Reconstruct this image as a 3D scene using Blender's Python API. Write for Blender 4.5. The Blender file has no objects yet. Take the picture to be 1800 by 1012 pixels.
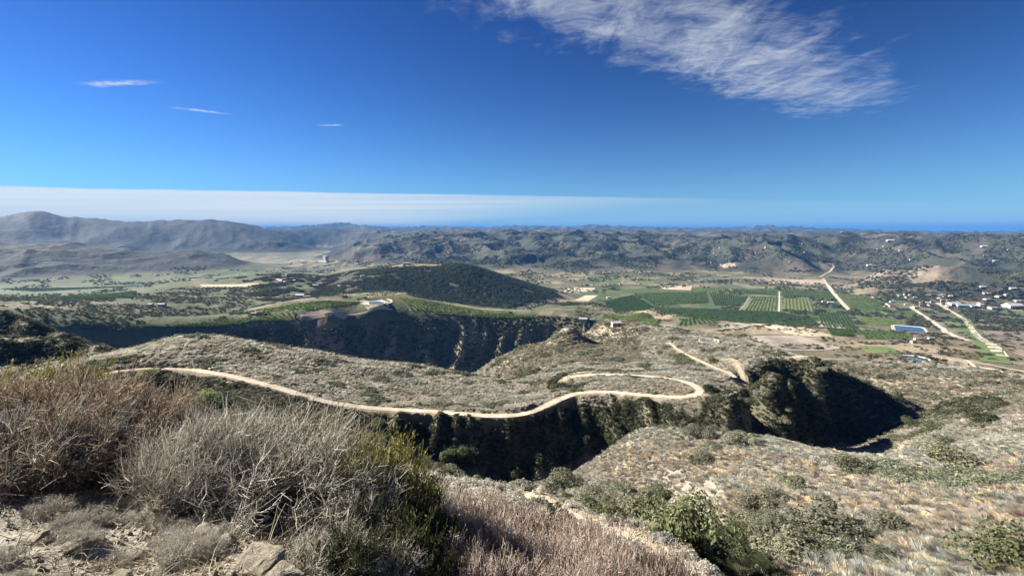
import bpy, math, random
import numpy as np

# ------------------------------------------------------------------ camera, sky, sun, exposure
SC = bpy.context.scene
COL = SC.collection
R = math.radians
F_PX = 810.0                      # focal length in pixels of the 1800 px wide photograph
PITCH = R(7.32)

cam_data = bpy.data.cameras.new('camera')
cam_data.sensor_fit = 'HORIZONTAL'
cam_data.sensor_width = 36.0
cam_data.lens = 36.0 * F_PX / 1800.0
cam_data.clip_start = 0.05
cam_data.clip_end = 200000.0
cam = bpy.data.objects.new('camera', cam_data)
COL.objects.link(cam)
cam.location = (0, 0, 0)
cam.rotation_euler = (R(90) - PITCH, 0, 0)
SC.camera = cam

SUN_LEFT = R(70)                  # degrees left of the viewing direction
SUN_EL = R(29)
SUN_DIR = (-math.sin(SUN_LEFT) * math.cos(SUN_EL), math.cos(SUN_LEFT) * math.cos(SUN_EL), math.sin(SUN_EL))

sun_data = bpy.data.lights.new('sun', 'SUN')
sun_data.energy = 5.0
sun_data.angle = R(0.5)
sun_data.color = (1.0, 0.93, 0.82)
sun = bpy.data.objects.new('sun', sun_data)
COL.objects.link(sun)
sun.rotation_euler = (R(90) - SUN_EL, 0, SUN_LEFT + math.pi)
sun.rotation_euler = (-(R(90) - SUN_EL), 0, SUN_LEFT)

SC.view_settings.view_transform = 'Standard'
SC.view_settings.look = 'None'
SC.view_settings.exposure = 1.75
SC.view_settings.gamma = 1.0
SC.view_settings.use_curve_mapping = False
SC.render.engine = 'CYCLES'
SC.cycles.max_bounces = 5
SC.cycles.diffuse_bounces = 3
SC.cycles.glossy_bounces = 2
SC.cycles.transmission_bounces = 3
SC.cycles.transparent_max_bounces = 6
SC.cycles.volume_bounces = 1
SC.cycles.caustics_reflective = False
SC.cycles.caustics_refractive = False


class NT:
    """Small helper to write node trees."""
    def __init__(self, tree):
        self.t = tree
        tree.nodes.clear()

    def n(self, typ, ins=None, **props):
        nd = self.t.nodes.new(typ)
        for k, v in props.items():
            setattr(nd, k, v)
        for k, v in (ins or {}).items():
            sock = nd.inputs[k]
            if hasattr(v, 'is_linked') or hasattr(v, 'links'):
                self.t.links.new(v, sock)
            else:
                sock.default_value = v
        return nd

    def math(self, op, a, b=None, c=None, clamp=False):
        nd = self.t.nodes.new('ShaderNodeMath')
        nd.operation = op
        nd.use_clamp = clamp
        for i, v in enumerate((a, b, c)):
            if v is None:
                continue
            if hasattr(v, 'links'):
                self.t.links.new(v, nd.inputs[i])
            else:
                nd.inputs[i].default_value = v
        return nd.outputs[0]

    def smooth(self, x, lo, hi):
        nd = self.t.nodes.new('ShaderNodeMapRange')
        nd.interpolation_type = 'SMOOTHSTEP'
        nd.inputs['From Min'].default_value = lo
        nd.inputs['From Max'].default_value = hi
        self.t.links.new(x, nd.inputs['Value'])
        return nd.outputs['Result']

    def mix(self, f, a, b):
        nd = self.t.nodes.new('ShaderNodeMix')
        nd.data_type = 'RGBA'
        for idx, v in ((0, f), (6, a), (7, b)):
            if hasattr(v, 'links'):
                self.t.links.new(v, nd.inputs[idx])
            else:
                nd.inputs[idx].default_value = v if idx == 0 else (*v, 1.0)[:4]
        return nd.outputs[2]

    def noise(self, vec, scale, detail=3.0, rough=0.55, dist=0.0):
        nd = self.n('ShaderNodeTexNoise', {'Scale': scale, 'Detail': detail, 'Roughness': rough, 'Distortion': dist})
        if vec is not None:
            self.t.links.new(vec, nd.inputs['Vector'])
        return nd.outputs['Fac']

    def link(self, a, b):
        self.t.links.new(a, b)


# world: physical sky plus thin high cloud laid out on a flat cloud layer
world = bpy.data.worlds.new('World')
SC.world = world
world.use_nodes = True
W = NT(world.node_tree)
sky = W.n('ShaderNodeTexSky', sky_type='NISHITA', sun_disc=False, sun_elevation=SUN_EL, sun_rotation=-SUN_LEFT,
          altitude=600.0, air_density=1.0, dust_density=0.05, ozone_density=2.2)
tc = W.n('ShaderNodeTexCoord')
sep = W.n('ShaderNodeSeparateXYZ', {0: tc.outputs['Generated']})
sk1 = W.n('ShaderNodeVectorMath', {0: sky.outputs[0], 1: (0.105, 0.105, 0.105)}, operation='MULTIPLY')
sk2 = W.n('ShaderNodeGamma', {'Color': sk1.outputs[0], 'Gamma': 1.55})
sk3 = W.n('ShaderNodeVectorMath', {0: sk2.outputs[0], 1: (2.35,4.45,7.4)}, operation='MULTIPLY')
low_air = W.math('MULTIPLY', W.math('POWER', 2.718, W.math('DIVIDE', W.math('MAXIMUM', sep.outputs[2], 0.0), -0.088)), 0.9)
hsv = W.n('ShaderNodeMix', {0: low_air, 6: sk3.outputs[0], 7: (1.75,3.7,5.6, 1)}, data_type='RGBA')
dz = W.math('MAXIMUM', sep.outputs[2], 0.012)
ux = W.math('DIVIDE', sep.outputs[0], dz)
uy = W.math('DIVIDE', sep.outputs[1], dz)
plane = W.n('ShaderNodeCombineXYZ', {0: ux, 1: uy, 2: 0.0}).outputs[0]


def sky_plane(px, py):
    """where the ray of a photograph pixel meets the cloud layer (height 1)"""
    cx, cy = (px - 900) / F_PX, (506 - py) / F_PX
    y = math.cos(PITCH) + cy * math.sin(PITCH)
    z = -math.sin(PITCH) + cy * math.cos(PITCH)
    return np.array((cx / z, y / z))


def rot_uv(origin, ang):
    """coordinates along and across a direction on the cloud layer"""
    c, s = math.cos(ang), math.sin(ang)
    x0 = W.math('SUBTRACT', ux, float(origin[0]))
    y0 = W.math('SUBTRACT', uy, float(origin[1]))
    u = W.math('ADD', W.math('MULTIPLY', x0, c), W.math('MULTIPLY', y0, s))
    v = W.math('SUBTRACT', W.math('MULTIPLY', y0, c), W.math('MULTIPLY', x0, s))
    return u, v


above = W.smooth(sep.outputs[2], 0.0, 0.004)
# far bank of cloud: everything beyond a straight line on the cloud layer
a0, a1 = sky_plane(60, 327), sky_plane(1000, 344)
ang = math.atan2(a1[1] - a0[1], a1[0] - a0[0])
u, v = rot_uv(a0, ang)
edge = W.math('MULTIPLY', W.math('SUBTRACT', W.noise(plane, 0.35, 4.0), 0.5), 1.6)
bank = W.smooth(W.math('ADD', v, edge), 0.0, 0.8)
streak = W.noise(W.n('ShaderNodeMapping', {0: plane, 'Rotation': (0, 0, -ang), 'Scale': (0.05, 0.25, 1)}).outputs[0], 1.0, 5.0, 0.6)
bank_d = W.math('MULTIPLY', bank, W.math('ADD', 0.82, W.math('MULTIPLY', W.math('SUBTRACT', streak, 0.5), 1.3)), clamp=True)
bank_right = W.math('SUBTRACT', 1.0, W.math('MULTIPLY', W.smooth(u, 4.0, 22.0), 0.93))
bank_d = W.math('MULTIPLY', bank_d, bank_right)
# cirrus sheet overhead to the right
b0, b1 = sky_plane(880, 15), sky_plane(1440, 210)
ang2 = math.atan2(b1[1] - b0[1], b1[0] - b0[0])
u2, v2 = rot_uv(b0, ang2)
L2 = float(np.hypot(*(b1 - b0)))
w1 = W.math('MULTIPLY', W.math('SUBTRACT', W.noise(plane, 3.2, 5.0, 0.6), 0.5), 0.75)
vv = W.math('ADD', v2, w1)
uu = W.math('ADD', u2, W.math('MULTIPLY', w1, 1.6))
sheet = W.math('MULTIPLY', W.smooth(vv, 0.42, -0.22), W.smooth(vv, -1.15, -0.45))
sheet = W.math('MULTIPLY', sheet, W.math('MULTIPLY', W.smooth(uu, -1.0, 0.1), W.smooth(uu, L2 + 0.7, L2 - 1.0)))
fib = W.noise(W.n('ShaderNodeMapping', {0: plane, 'Rotation': (0, 0, R(12)), 'Scale': (4.2, 1.5, 1)}).outputs[0], 1.0, 8.0, 0.66, 1.2)
rip = W.noise(W.n('ShaderNodeMapping', {0: plane, 'Rotation': (0, 0, R(8)), 'Scale': (2.6, 3.6, 1)}).outputs[0], 1.7, 7.0, 0.68, 1.0)
tex = W.math('ADD', W.math('MULTIPLY', fib, 0.5), W.math('MULTIPLY', rip, 0.5))
dens = W.smooth(W.math('ADD', tex, W.math('MULTIPLY', W.math('SUBTRACT', sheet, 1.0), 0.30)), 0.27, 0.80)
dens = W.math('MULTIPLY', W.math('MULTIPLY', dens, W.math('POWER', sheet, 0.6)), W.math('ADD', 0.35, W.math('MULTIPLY', W.noise(plane, 1.1, 3.0), 0.75)))
# thin wisps low on the left
wisps = None
for (pa, pb, hw) in (((140, 149), (285, 143), 0.06), ((300, 189), (408, 201), 0.05), ((560, 221), (606, 219), 0.04),
                     ((1262, 128), (1300, 122), 0.03)):
    c0, c1 = sky_plane(*pa), sky_plane(*pb)
    an = math.atan2(c1[1] - c0[1], c1[0] - c0[0])
    uw, vw = rot_uv(c0, an)
    Lw = float(np.hypot(*(c1 - c0)))
    nz = W.math('MULTIPLY', W.math('SUBTRACT', W.noise(plane, 7.0, 4.0), 0.5), hw * 2.6)
    m = W.math('MULTIPLY', W.smooth(W.math('ABSOLUTE', W.math('ADD', vw, nz)), hw * 1.4, 0.0),
               W.math('MULTIPLY', W.smooth(uw, -0.1 * Lw, 0.35 * Lw), W.smooth(uw, Lw * 1.1, 0.45 * Lw)))
    m = W.math('MULTIPLY', m, W.math('MULTIPLY', W.smooth(W.noise(plane, 9.0, 5.0, 0.7), .3, .65), 0.75))
    wisps = m if wisps is None else W.math('MAXIMUM', wisps, m)
cloud = W.math('MAXIMUM', W.math('MAXIMUM', bank_d, dens), wisps)
cloud = W.math('MULTIPLY', cloud, above)
sky_col = W.mix(cloud, hsv.outputs[2], (4.9, 5.2, 5.4))
bg = W.n('ShaderNodeBackground', {'Color': sky_col, 'Strength': 0.05})
out = W.n('ShaderNodeOutputWorld', {'Surface': bg.outputs[0]})

# ------------------------------------------------------------------ noise and terrain function
rng = np.random.default_rng(7)
random.seed(7)


def _hash(ix, iy, seed):
    h = (ix.astype(np.int64) * 374761393 + iy.astype(np.int64) * 668265263 + seed * 1442695041) & 0xFFFFFFFF
    h = ((h ^ (h >> 13)) * 1274126177) & 0xFFFFFFFF
    return (h ^ (h >> 16)) & 0xFFFFFFFF


def perlin(x, y, seed=0):
    xi, yi = np.floor(x), np.floor(y)
    fx, fy = x - xi, y - yi
    xi, yi = xi.astype(np.int64), yi.astype(np.int64)
    def g(ox, oy):
        a = _hash(xi + ox, yi + oy, seed) * (2 * math.pi / 4294967296.0)
        return np.cos(a) * (fx - ox) + np.sin(a) * (fy - oy)
    u = fx * fx * fx * (fx * (fx * 6 - 15) + 10)
    v = fy * fy * fy * (fy * (fy * 6 - 15) + 10)
    a, b, c, d = g(0, 0), g(1, 0), g(0, 1), g(1, 1)
    return (a + u * (b - a)) * (1 - v) + (c + u * (d - c)) * v


def fbm(x, y, octaves=4, seed=0, gain=0.5):
    t, a, s = 0, 1.0, 0
    for i in range(octaves):
        t = t + a * perlin(x, y, seed + i * 17)
        s += a
        x, y, a = x * 2.03 + 11.3, y * 2.03 - 7.1, a * gain
    return t / s * 1.6


def ridged(x, y, octaves=4, seed=0, gain=0.5):
    t, a, s = 0, 1.0, 0
    for i in range(octaves):
        n = 1 - np.abs(perlin(x, y, seed + i * 17)) * 2.0
        t = t + a * n * np.abs(n)
        s += a
        x, y, a = x * 2.07 + 3.7, y * 2.07 + 9.2, a * gain
    return t / s


def ray(px, py):
    cx, cy = (px - 900) / F_PX, (506 - py) / F_PX
    y = math.cos(PITCH) + cy * math.sin(PITCH)
    z = -math.sin(PITCH) + cy * math.cos(PITCH)
    return math.atan2(cx, y), z / math.hypot(cx, y)


CTRL = []


def add(az, r, s):
    CTRL.append((az, math.log(r), s))


def line(pts, step=0.035):
    """a line on the ground seen in the photograph: (px, py, distance)"""
    q = []
    for px, py, r in pts:
        az, s = ray(px, py)
        q.append((az, math.log(r), s))
    for a, b in zip(q[:-1], q[1:]):
        n = max(1, int(abs(a[0] - b[0]) / step + abs(a[1] - b[1]) / 0.25))
        for i in range(n):
            t = i / n
            CTRL.append(tuple(a[k] + (b[k] - a[k]) * t for k in range(3)))
    CTRL.append(q[-1])


def hidden(pts, step=0.06):
    """ground the photograph does not show: (px, distance, height)"""
    q = []
    for px, r, z in pts:
        q.append((ray(px, 480)[0], math.log(r), z / r))
    for a, b in zip(q[:-1], q[1:]):
        n = max(1, int(abs(a[0] - b[0]) / step))
        for i in range(n):
            t = i / n
            CTRL.append(tuple(a[k] + (b[k] - a[k]) * t for k in range(3)))
    CTRL.append(q[-1])


def floor_line(pts, zf):
    line([(px, py, zf / ray(px, py)[1]) for px, py in pts])
# far distance
line([(-300, 400, 17000), (300, 400, 17000), (480, 402, 17000), (540, 399, 17000), (600, 394, 17000), (640, 398, 17000),
      (680, 402, 17000), (760, 400, 17000), (840, 402, 17000), (900, 399, 17000), (1000, 401, 17000), (1040, 397, 17000),
      (1070, 399, 17000), (1100, 400, 17000), (1200, 403, 17000), (1300, 402, 17000), (1345, 398, 17000),
      (1400, 402, 17000), (1480, 405, 17000), (1560, 409, 17000), (1700, 411, 17000), (1900, 411, 17000), (2200, 411, 17000)])
hidden([(-300, 25000, -280), (2200, 25000, -290)], 0.15)
hidden([(-300, 60000, -340), (2200, 60000, -340)], 0.15)
hidden([(-300, 13000, -170), (2200, 13000, -210)], 0.15)
line([(430, 409, 9000), (520, 407, 9000), (620, 406, 9000), (700, 408, 9000), (800, 408, 9000), (900, 409, 9000),
      (1000, 409, 9000), (1200, 411, 9000), (1400, 413, 9000), (1600, 417, 9000), (1800, 419, 9000), (2200, 419, 9000)])
# hills beyond the valley
line([(600, 443, 5000), (650, 431, 5300), (700, 421, 5500), (780, 418, 5500), (860, 416, 5500), (940, 420, 5300),
      (1000, 418, 5300), (1100, 420, 5300), (1200, 424, 5200), (1300, 427, 5000), (1400, 428, 5000), (1500, 420, 5400),
      (1600, 424, 5400), (1700, 424, 5400), (1800, 424, 5400), (2200, 424, 5400)])
line([(620, 456, 4200), (700, 450, 4200), (800, 448, 4100), (900, 447, 4000), (960, 444, 3900), (1000, 446, 3900), (1050, 455, 3800),
      (1100, 452, 3900), (1250, 452, 3900), (1310, 447, 3900), (1360, 441, 3900), (1400, 440, 3900), (1440, 455, 3800),
      (1500, 452, 4000), (1600, 450, 4000), (1700, 450, 4000), (1800, 452, 4000), (2200, 452, 4000)])
floor_line([(600, 464), (700, 468), (760, 475), (850, 480), (950, 487), (1050, 488), (1150, 488), (1250, 484), (1300, 486),
            (1420, 488), (1500, 484)], -295)
line([(1560, 483, 2950), (1640, 476, 3050), (1720, 482, 2950), (1800, 486, 2900), (2200, 486, 2900)])
floor_line([(1500, 500), (1600, 503), (1700, 508), (1800, 512), (2100, 512)], -295)
floor_line([(470, 462), (530, 458), (580, 462)], -298)
floor_line([(500, 448), (540, 446), (570, 447)], -300)
line([(560, 436, 8000), (600, 428, 8000)])
# mountain on the left
line([(-500, 398, 9500), (-250, 390, 9300), (-80, 388, 9000), (0, 384, 8800), (35, 378, 8800), (70, 374, 8800), (90, 377, 8800), (120, 387, 8700), (150, 386, 8600), (200, 393, 8500),
      (250, 392, 8400), (300, 390, 8300), (370, 390, 8000), (430, 396, 7800), (470, 410, 7400), (510, 425, 7000), (545, 439, 6600)])
hidden([(-500, 12000, -220), (0, 11500, -220), (400, 10500, -230)])
line([(170, 443, 6800), (250, 446, 6700), (330, 446, 6500), (400, 451, 6200), (460, 453, 5700), (520, 447, 6000)])
hidden([(-500, 6600, -250), (0, 6600, -250), (170, 6300, -290)])
line([(120, 420, 7700), (190, 405, 7900)])
line([(300, 425, 7400), (330, 405, 7700)])
# nearer ridge on the left
line([(-600, 430, 5400), (-200, 430, 5200), (0, 428, 5000), (60, 429, 4950), (150, 434, 4850), (200, 440, 4700), (250, 449, 4600),
      (300, 447, 4550), (335, 446, 4450), (370, 450, 4350), (410, 460, 4250), (450, 471, 4100), (470, 478, 3950)])
line([(-200, 463, 4200), (0, 463, 4150), (120, 463, 4150), (200, 465, 4100), (260, 468, 4050), (340, 466, 4000), (400, 470, 3900)])
floor_line([(-600, 503), (-200, 503), (0, 502), (100, 500), (200, 492), (300, 486), (400, 482), (460, 480)], -300)
hidden([(-400, 5900, -285), (0, 5800, -290), (300, 5400, -298), (420, 5000, -300)])
# valley floor, left and right
floor_line([(-600, 520), (0, 520), (150, 518), (300, 505), (400, 495)], -300)
floor_line([(0, 532), (150, 532), (280, 528)], -292)
for py in (492, 500, 515, 530):
    floor_line([(980 + (py - 490) * 1.2, py), (1200, py), (1450, py), (1480, py)], -297)
floor_line([(1090, 548), (1250, 548), (1400, 548), (1550, 545), (1700, 540), (1850, 540), (2200, 540)], -295)
floor_line([(1500, 575), (1600, 578), (1700, 572), (1850, 570), (2200, 570)], -284)
floor_line([(1330, 570), (1480, 575)], -280)
# hill in the middle with its long shaded flank
line([(480, 484, 2250), (520, 482, 2250), (560, 486, 2200), (620, 478, 2150), (680, 470, 2100), (715, 464, 2080), (745, 466, 2060), (800, 465, 2020),
      (830, 470, 2000), (870, 483, 1980), (920, 500, 1950), (965, 514, 1940), (1005, 528, 1930)])
line([(620, 520, 1720), (680, 512, 1740), (760, 532, 1660), (820, 541, 1630), (880, 546, 1600), (940, 541, 1690), (1005, 529, 1880)])
line([(590, 505, 1900), (625, 495, 1880), (665, 492, 1860), (700, 500, 1830)])
line([(745, 490, 1880), (800, 497, 1840), (850, 507, 1820)])
hidden([(480, 2900, -300), (700, 2700, -298), (900, 2500, -298), (1000, 2200, -298)])
line([(300, 498, 2200), (400, 490, 2300), (440, 486, 2300)])
line([(350, 520, 1800), (450, 512, 1850), (540, 508, 1900)])
# terraces left of the mesa
line([(-300, 532, 1600), (0, 533, 1560), (100, 536, 1560), (230, 535, 1560), (300, 541, 1540), (380, 556, 1480)])
line([(-300, 552, 1420), (0, 556, 1400), (150, 560, 1380), (280, 566, 1340), (380, 566, 1330)])
line([(380, 540, 1560), (450, 528, 1640), (560, 525, 1700)])
# mesa with the orchards: rim, top, wall
line([(-300, 585, 1050), (60, 583, 1080), (130, 579, 1080), (200, 575, 1100), (300, 572, 1100), (400, 573, 1090), (480, 568, 1080), (530, 562, 1070),
      (580, 561, 1060), (640, 552, 1080), (700, 545, 1090), (740, 548, 1090), (800, 556, 1080), (880, 560, 1080), (960, 564, 1070),
      (1025, 573, 1040)])
line([(420, 550, 1320), (480, 536, 1420), (560, 527, 1480), (640, 526, 1440), (700, 523, 1430), (780, 538, 1360), (860, 548, 1330), (940, 552, 1330)])
line([(600, 517, 1600), (680, 512, 1640), (720, 516, 1620)])
hidden([(-300, 950, -292), (100, 965, -292), (300, 965, -295), (450, 960, -298), (700, 960, -302), (860, 955, -302), (960, 970, -298), (1030, 985, -285)])
hidden([(-300, 760, -270), (450, 760, -275), (800, 760, -278), (1000, 800, -270)])
line([(1030, 560, 1250), (1100, 560, 1260), (1150, 560, 1270)])
line([(960, 535, 1600), (1050, 535, 1600), (1080, 545, 1480)])
# knoll fields right of the mesa
line([(1060, 566, 1150), (1150, 550, 1300), (1190, 555, 1250), (1240, 562, 1150)])
line([(1130, 590, 900), (1190, 582, 930), (1240, 580, 960)])
line([(1200, 600, 760), (1245, 602, 740), (1290, 606, 720)])
line([(1290, 570, 1100), (1360, 572, 1080), (1440, 585, 1000), (1520, 602, 900)])
line([(1290, 606, 780), (1370, 610, 760), (1450, 618, 740), (1500, 612, 780)])
line([(1340, 630, 640), (1420, 634, 640), (1480, 640, 620)])
line([(1380, 590, 900), (1450, 600, 860)])
line([(1560, 620, 720), (1610, 632, 640), (1660, 640, 640)])
line([(1640, 620, 760), (1720, 640, 700), (1800, 660, 660), (2200, 680, 640)])
line([(1680, 600, 960), (1760, 610, 900), (1850, 620, 880)])
# dark ridges close on the left
line([(-400, 520, 620), (-150, 540, 600), (0, 559, 560), (50, 576, 530), (100, 595, 500), (180, 613, 470)])
line([(-400, 590, 380), (-100, 596, 380), (0, 597, 370), (60, 599, 370), (120, 604, 365), (185, 614, 355)])
line([(-400, 572, 606), (-150, 580, 590), (0, 594, 550), (60, 603, 521), (110, 610, 493)])
hidden([(-400, 440, -112), (0, 435, -110), (100, 420, -106), (160, 405, -100)])
hidden([(-400, 720, -190), (0, 680, -190), (180, 600, -170)])
line([(-400, 618, 374), (-100, 622, 369), (0, 624, 361), (60, 626, 361), (125, 628, 357)])
hidden([(-300, 315, -70), (0, 315, -70), (60, 312, -70)])
# ridge with the dirt road
line([(60, 640, 290), (110, 634, 295), (200, 620, 305), (300, 603, 315), (370, 595, 318), (450, 600, 312), (540, 615, 305), (620, 631, 295), (720, 641, 285),
      (830, 660, 275), (900, 673, 262), (960, 686, 242), (1000, 688, 232)])
hidden([(215, 360, -112), (370, 390, -130), (600, 380, -130), (830, 345, -130), (900, 330, -118)])
hidden([(370, 600, -230), (600, 590, -225), (820, 560, -225)])
ROAD = [(120, 668, 240), (158, 661, 242), (200, 653, 246), (245, 648, 250), (300, 648, 247), (340, 650, 242), (380, 656, 232), (420, 664, 222), (460, 674, 213), (500, 685, 205), (530, 695, 199), (560, 703, 195), (600, 711, 191),
        (640, 716, 188), (690, 720, 186), (740, 722, 184), (780, 725, 181), (820, 728, 179), (860, 731, 177), (890, 731, 177), (920, 728, 179), (940, 722, 183), (965, 711, 191),
        (985, 701, 200), (1010, 692, 208), (1040, 689, 211), (1070, 688.5, 212), (1100, 691, 210), (1140, 695, 207), (1180, 698, 205), (1205, 698, 205), (1222, 695, 208), (1231, 690, 213),
        (1230, 684, 219), (1220, 677, 226), (1205, 671, 233), (1185, 667, 239), (1160, 663, 244), (1110, 659, 249), (1050, 658, 251), (1020, 660, 248), (1002, 663, 244)]
line(ROAD, 0.02)
line([(460, 640, 255), (560, 655, 245), (660, 670, 235), (760, 690, 220), (860, 705, 205), (920, 705, 203)])
line([(620, 705, 198), (700, 711, 194.5), (780, 714, 191.5), (860, 718, 188.5), (900, 716, 188.5), (932, 707, 194), (958, 697, 202), (982, 688, 210)], .02)
# wall under the road and ravine
line([(250, 690, 222), (300, 692, 222), (400, 702, 200), (480, 730, 164), (560, 760, 157), (640, 790, 157), (700, 808, 159), (780, 828, 160), (850, 838, 162), (930, 838, 163),
      (1000, 834, 166), (1040, 824, 170)])
hidden([(1060, 170, -91), (1120, 171, -91), (1200, 170, -90), (1300, 172, -93), (1350, 195, -105)])
line([(1180, 722, 190), (1240, 735, 184), (1280, 745, 181)])
# plateau right of the road
line([(836, 655, 420), (870, 632, 440), (920, 610, 450), (965, 600, 450), (1003, 588, 450)])
line([(900, 660, 330), (950, 645, 345), (1000, 620, 390), (1045, 606, 430)])
line([(975, 594, 449), (992, 588, 448), (1003, 586, 447), (1010, 588, 446)], .008)
line([(1019, 598, 445), (1030, 604, 443), (1048, 607, 440)], .01)
line([(1022, 600, 462), (1035, 600, 465), (1050, 580, 500), (1062, 573, 510), (1100, 578, 510), (1180, 590, 490), (1230, 597, 480), (1300, 608, 450), (1380, 627, 395),
      (1420, 636, 362)])
line([(1160, 625, 350), (1240, 640, 310), (1290, 660, 270), (1330, 680, 245)])
line([(1000, 640, 320), (1080, 640, 310), (1150, 650, 280)])
hidden([(836, 520, -205), (920, 560, -205), (1000, 580, -205)])
hidden([(1070, 620, -195), (1200, 600, -180), (1300, 560, -175), (1400, 470, -150), (1450, 430, -140)])
# right ravine: lip, floor, far side
line([(1300, 658, 275), (1320, 657, 292), (1380, 652, 322), (1440, 647, 340)])
line([(1440, 641, 350), (1480, 662, 368), (1530, 689, 384), (1580, 709, 394), (1632, 728, 402)])
hidden([(1450, 400, -112), (1480, 420, -122), (1530, 440, -128), (1590, 450, -130)])
line([(1180, 705, 200), (1240, 715, 192), (1290, 730, 186), (1320, 720, 198), (1345, 700, 222), (1390, 668, 280), (1440, 650, 320)])
hidden([(1345, 215, -112), (1390, 265, -132), (1430, 300, -138)])
line([(1465, 772, 336), (1500, 752, 352), (1540, 742, 368), (1580, 736, 380)])
line([(1540, 806, 230), (1500, 790, 268), (1480, 780, 300)])
line([(1560, 770, 262), (1600, 748, 310), (1640, 735, 345)])
line([(1460, 640, 520), (1510, 650, 515), (1560, 665, 500), (1600, 680, 480), (1650, 702, 440), (1700, 714, 390), (1760, 720, 330), (1850, 726, 320), (2200, 740, 300)])
line([(1700, 660, 520), (1800, 690, 450), (2100, 700, 430)])
# spur and slope on the near right
line([(1030, 820, 128), (1060, 800, 126), (1100, 770, 124), (1130, 756, 122), (1155, 752, 121), (1200, 757, 121), (1260, 762, 124), (1340, 772, 130), (1400, 786, 132), (1450, 797, 133), (1540, 808, 132),
      (1600, 800, 130), (1700, 780, 140), (1800, 770, 145), (2200, 760, 150)])
line([(1640, 736, 290), (1720, 742, 240), (1800, 745, 225), (2200, 750, 210)])
line([(1180, 800, 100), (1260, 830, 88), (1350, 845, 82), (1500, 850, 85), (1650, 835, 95), (1800, 820, 100), (2200, 810, 105)])
line([(1210, 850, 80), (1282, 888, 62), (1340, 930, 51), (1385, 960, 45), (1500, 950, 52), (1650, 930, 60), (1800, 900, 66), (2200, 880, 70)])
line([(1360, 1015, 36), (1500, 1015, 40), (1650, 1010, 45), (1800, 1000, 48), (2200, 1000, 48)])
# gully and slope below the camera
line([(1040, 848, 98), (1105, 872, 75), (1140, 893, 62), (1180, 922, 50), (1212, 955, 42), (1240, 990, 35.5), (1262, 1025, 31)], .015)
GULLY = [(1134, 888, 77), (1178, 916, 64), (1228, 955, 52), (1264, 995, 44), (1294, 1032, 37.5), (1316, 1060, 33)]
line(GULLY, .015)
line([(1172, 880, 82), (1228, 906, 67), (1285, 942, 54), (1322, 978, 45.5), (1350, 1014, 39)], .02)
line([(760, 820, 118), (840, 848, 105), (900, 855, 98), (970, 862, 92)])
line([(860, 870, 82), (930, 885, 70), (1000, 890, 62), (1080, 900, 52), (1130, 930, 43)])
NEAR_TRACK = [(925, 868, 34), (955, 884, 32), (985, 899, 30.5), (1020, 914, 29), (1060, 928, 28), (1100, 943, 27), (1140, 962, 25.6), (1180, 985, 24), (1215, 1010, 22.5)]
line(NEAR_TRACK, 0.02)
line([(1120, 975, 22), (1180, 1015, 19.5)])
hidden([(-500, 120, -38), (0, 120, -44), (300, 110, -46), (500, 105, -50), (650, 100, -52)])
hidden([(-500, 60, -20), (0, 60, -23), (300, 55, -26), (600, 55, -29), (800, 55, -33)])
hidden([(-500, 28, -9), (0, 28, -10.5), (300, 27, -12.5), (600, 27, -14.5), (800, 28, -16.5)])
hidden([(-600, 200, -62), (0, 190, -68), (150, 185, -68)])
# ground at the photographer's feet
hidden([(-500, 14, -3.9), (0, 14, -4.6), (200, 14, -5.6), (400, 14, -7.2), (700, 14, -9.0), (900, 14, -10.1), (1200, 14, -11.6), (1500, 14, -12.2), (1800, 15, -12.5), (2200, 15, -12.5)])
hidden([(-500, 8, -2.5), (0, 8, -2.9), (200, 8, -3.5), (400, 8, -4.1), (700, 8, -5.3), (900, 8, -6.0), (1200, 8, -7.0), (1500, 8, -7.5), (1800, 8, -7.4), (2200, 8, -7.4)])
hidden([(-500, 5, -1.95), (0, 5, -2.15), (200, 5, -2.4), (400, 5, -2.75), (560, 5, -3.3), (700, 5, -3.7), (900, 5, -4.0), (1200, 5, -4.6), (1500, 5, -4.9), (1800, 5, -5.0), (2200, 5, -5.0)])
hidden([(-500, 3.2, -1.8), (0, 3.2, -1.88), (250, 3.2, -2.0), (420, 3.2, -2.1), (520, 3.2, -2.35), (640, 3.2, -2.85), (800, 3.2, -3.1), (1200, 3.2, -3.4), (1800, 3.2, -3.6), (2200, 3.2, -3.6)])
hidden([(-500, 2.0, -1.68), (0, 2.0, -1.7), (400, 2.0, -1.75), (560, 2.0, -1.9), (800, 2.0, -2.3), (1200, 2.0, -2.5), (1800, 2.0, -2.6), (2200, 2.0, -2.6)])
# mountain side behind and beside the photographer
for deg, k in ((-110, .12), (-145, .30), (180, .40), (-180, .40), (145, .32), (110, -.05), (88, -.30), (75, -.40), (-85, -.12), (-72, -.22)):
    for r in (2.0, 4, 8, 16, 32, 64, 130, 260):
        add(R(deg), r, min(k - 1.7 / r, 60 / r) if k > 0 else k * (1 - 0.2 * (r < 5)) - 1.55 / r)
    for r in (520, 1040):
        add(R(deg), r, (60 / r if k > 0 else -250 / r))
    for r in (2100, 5000, 20000, 60000):
        add(R(deg), r, (60 if k > 0 else -290) / r)

KA, KR = 1.0, 0.55
P = np.array(CTRL)
PX = np.stack([P[:, 0] * KA, P[:, 1] * KR], 1)
_eps = 0.012
_d = np.sqrt(((PX[:, None] - PX[None]) ** 2).sum(-1) + _eps ** 2)
_n = len(P)
_A = np.zeros((_n + 3, _n + 3))
_A[:_n, :_n] = _d + np.eye(_n) * -0.0006
_A[:_n, _n] = 1
_A[:_n, _n + 1:] = PX
_A[_n, :_n] = 1
_A[_n + 1:, :_n] = PX.T
_sol = np.linalg.solve(_A, np.concatenate([P[:, 2], np.zeros(3)]))


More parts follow.
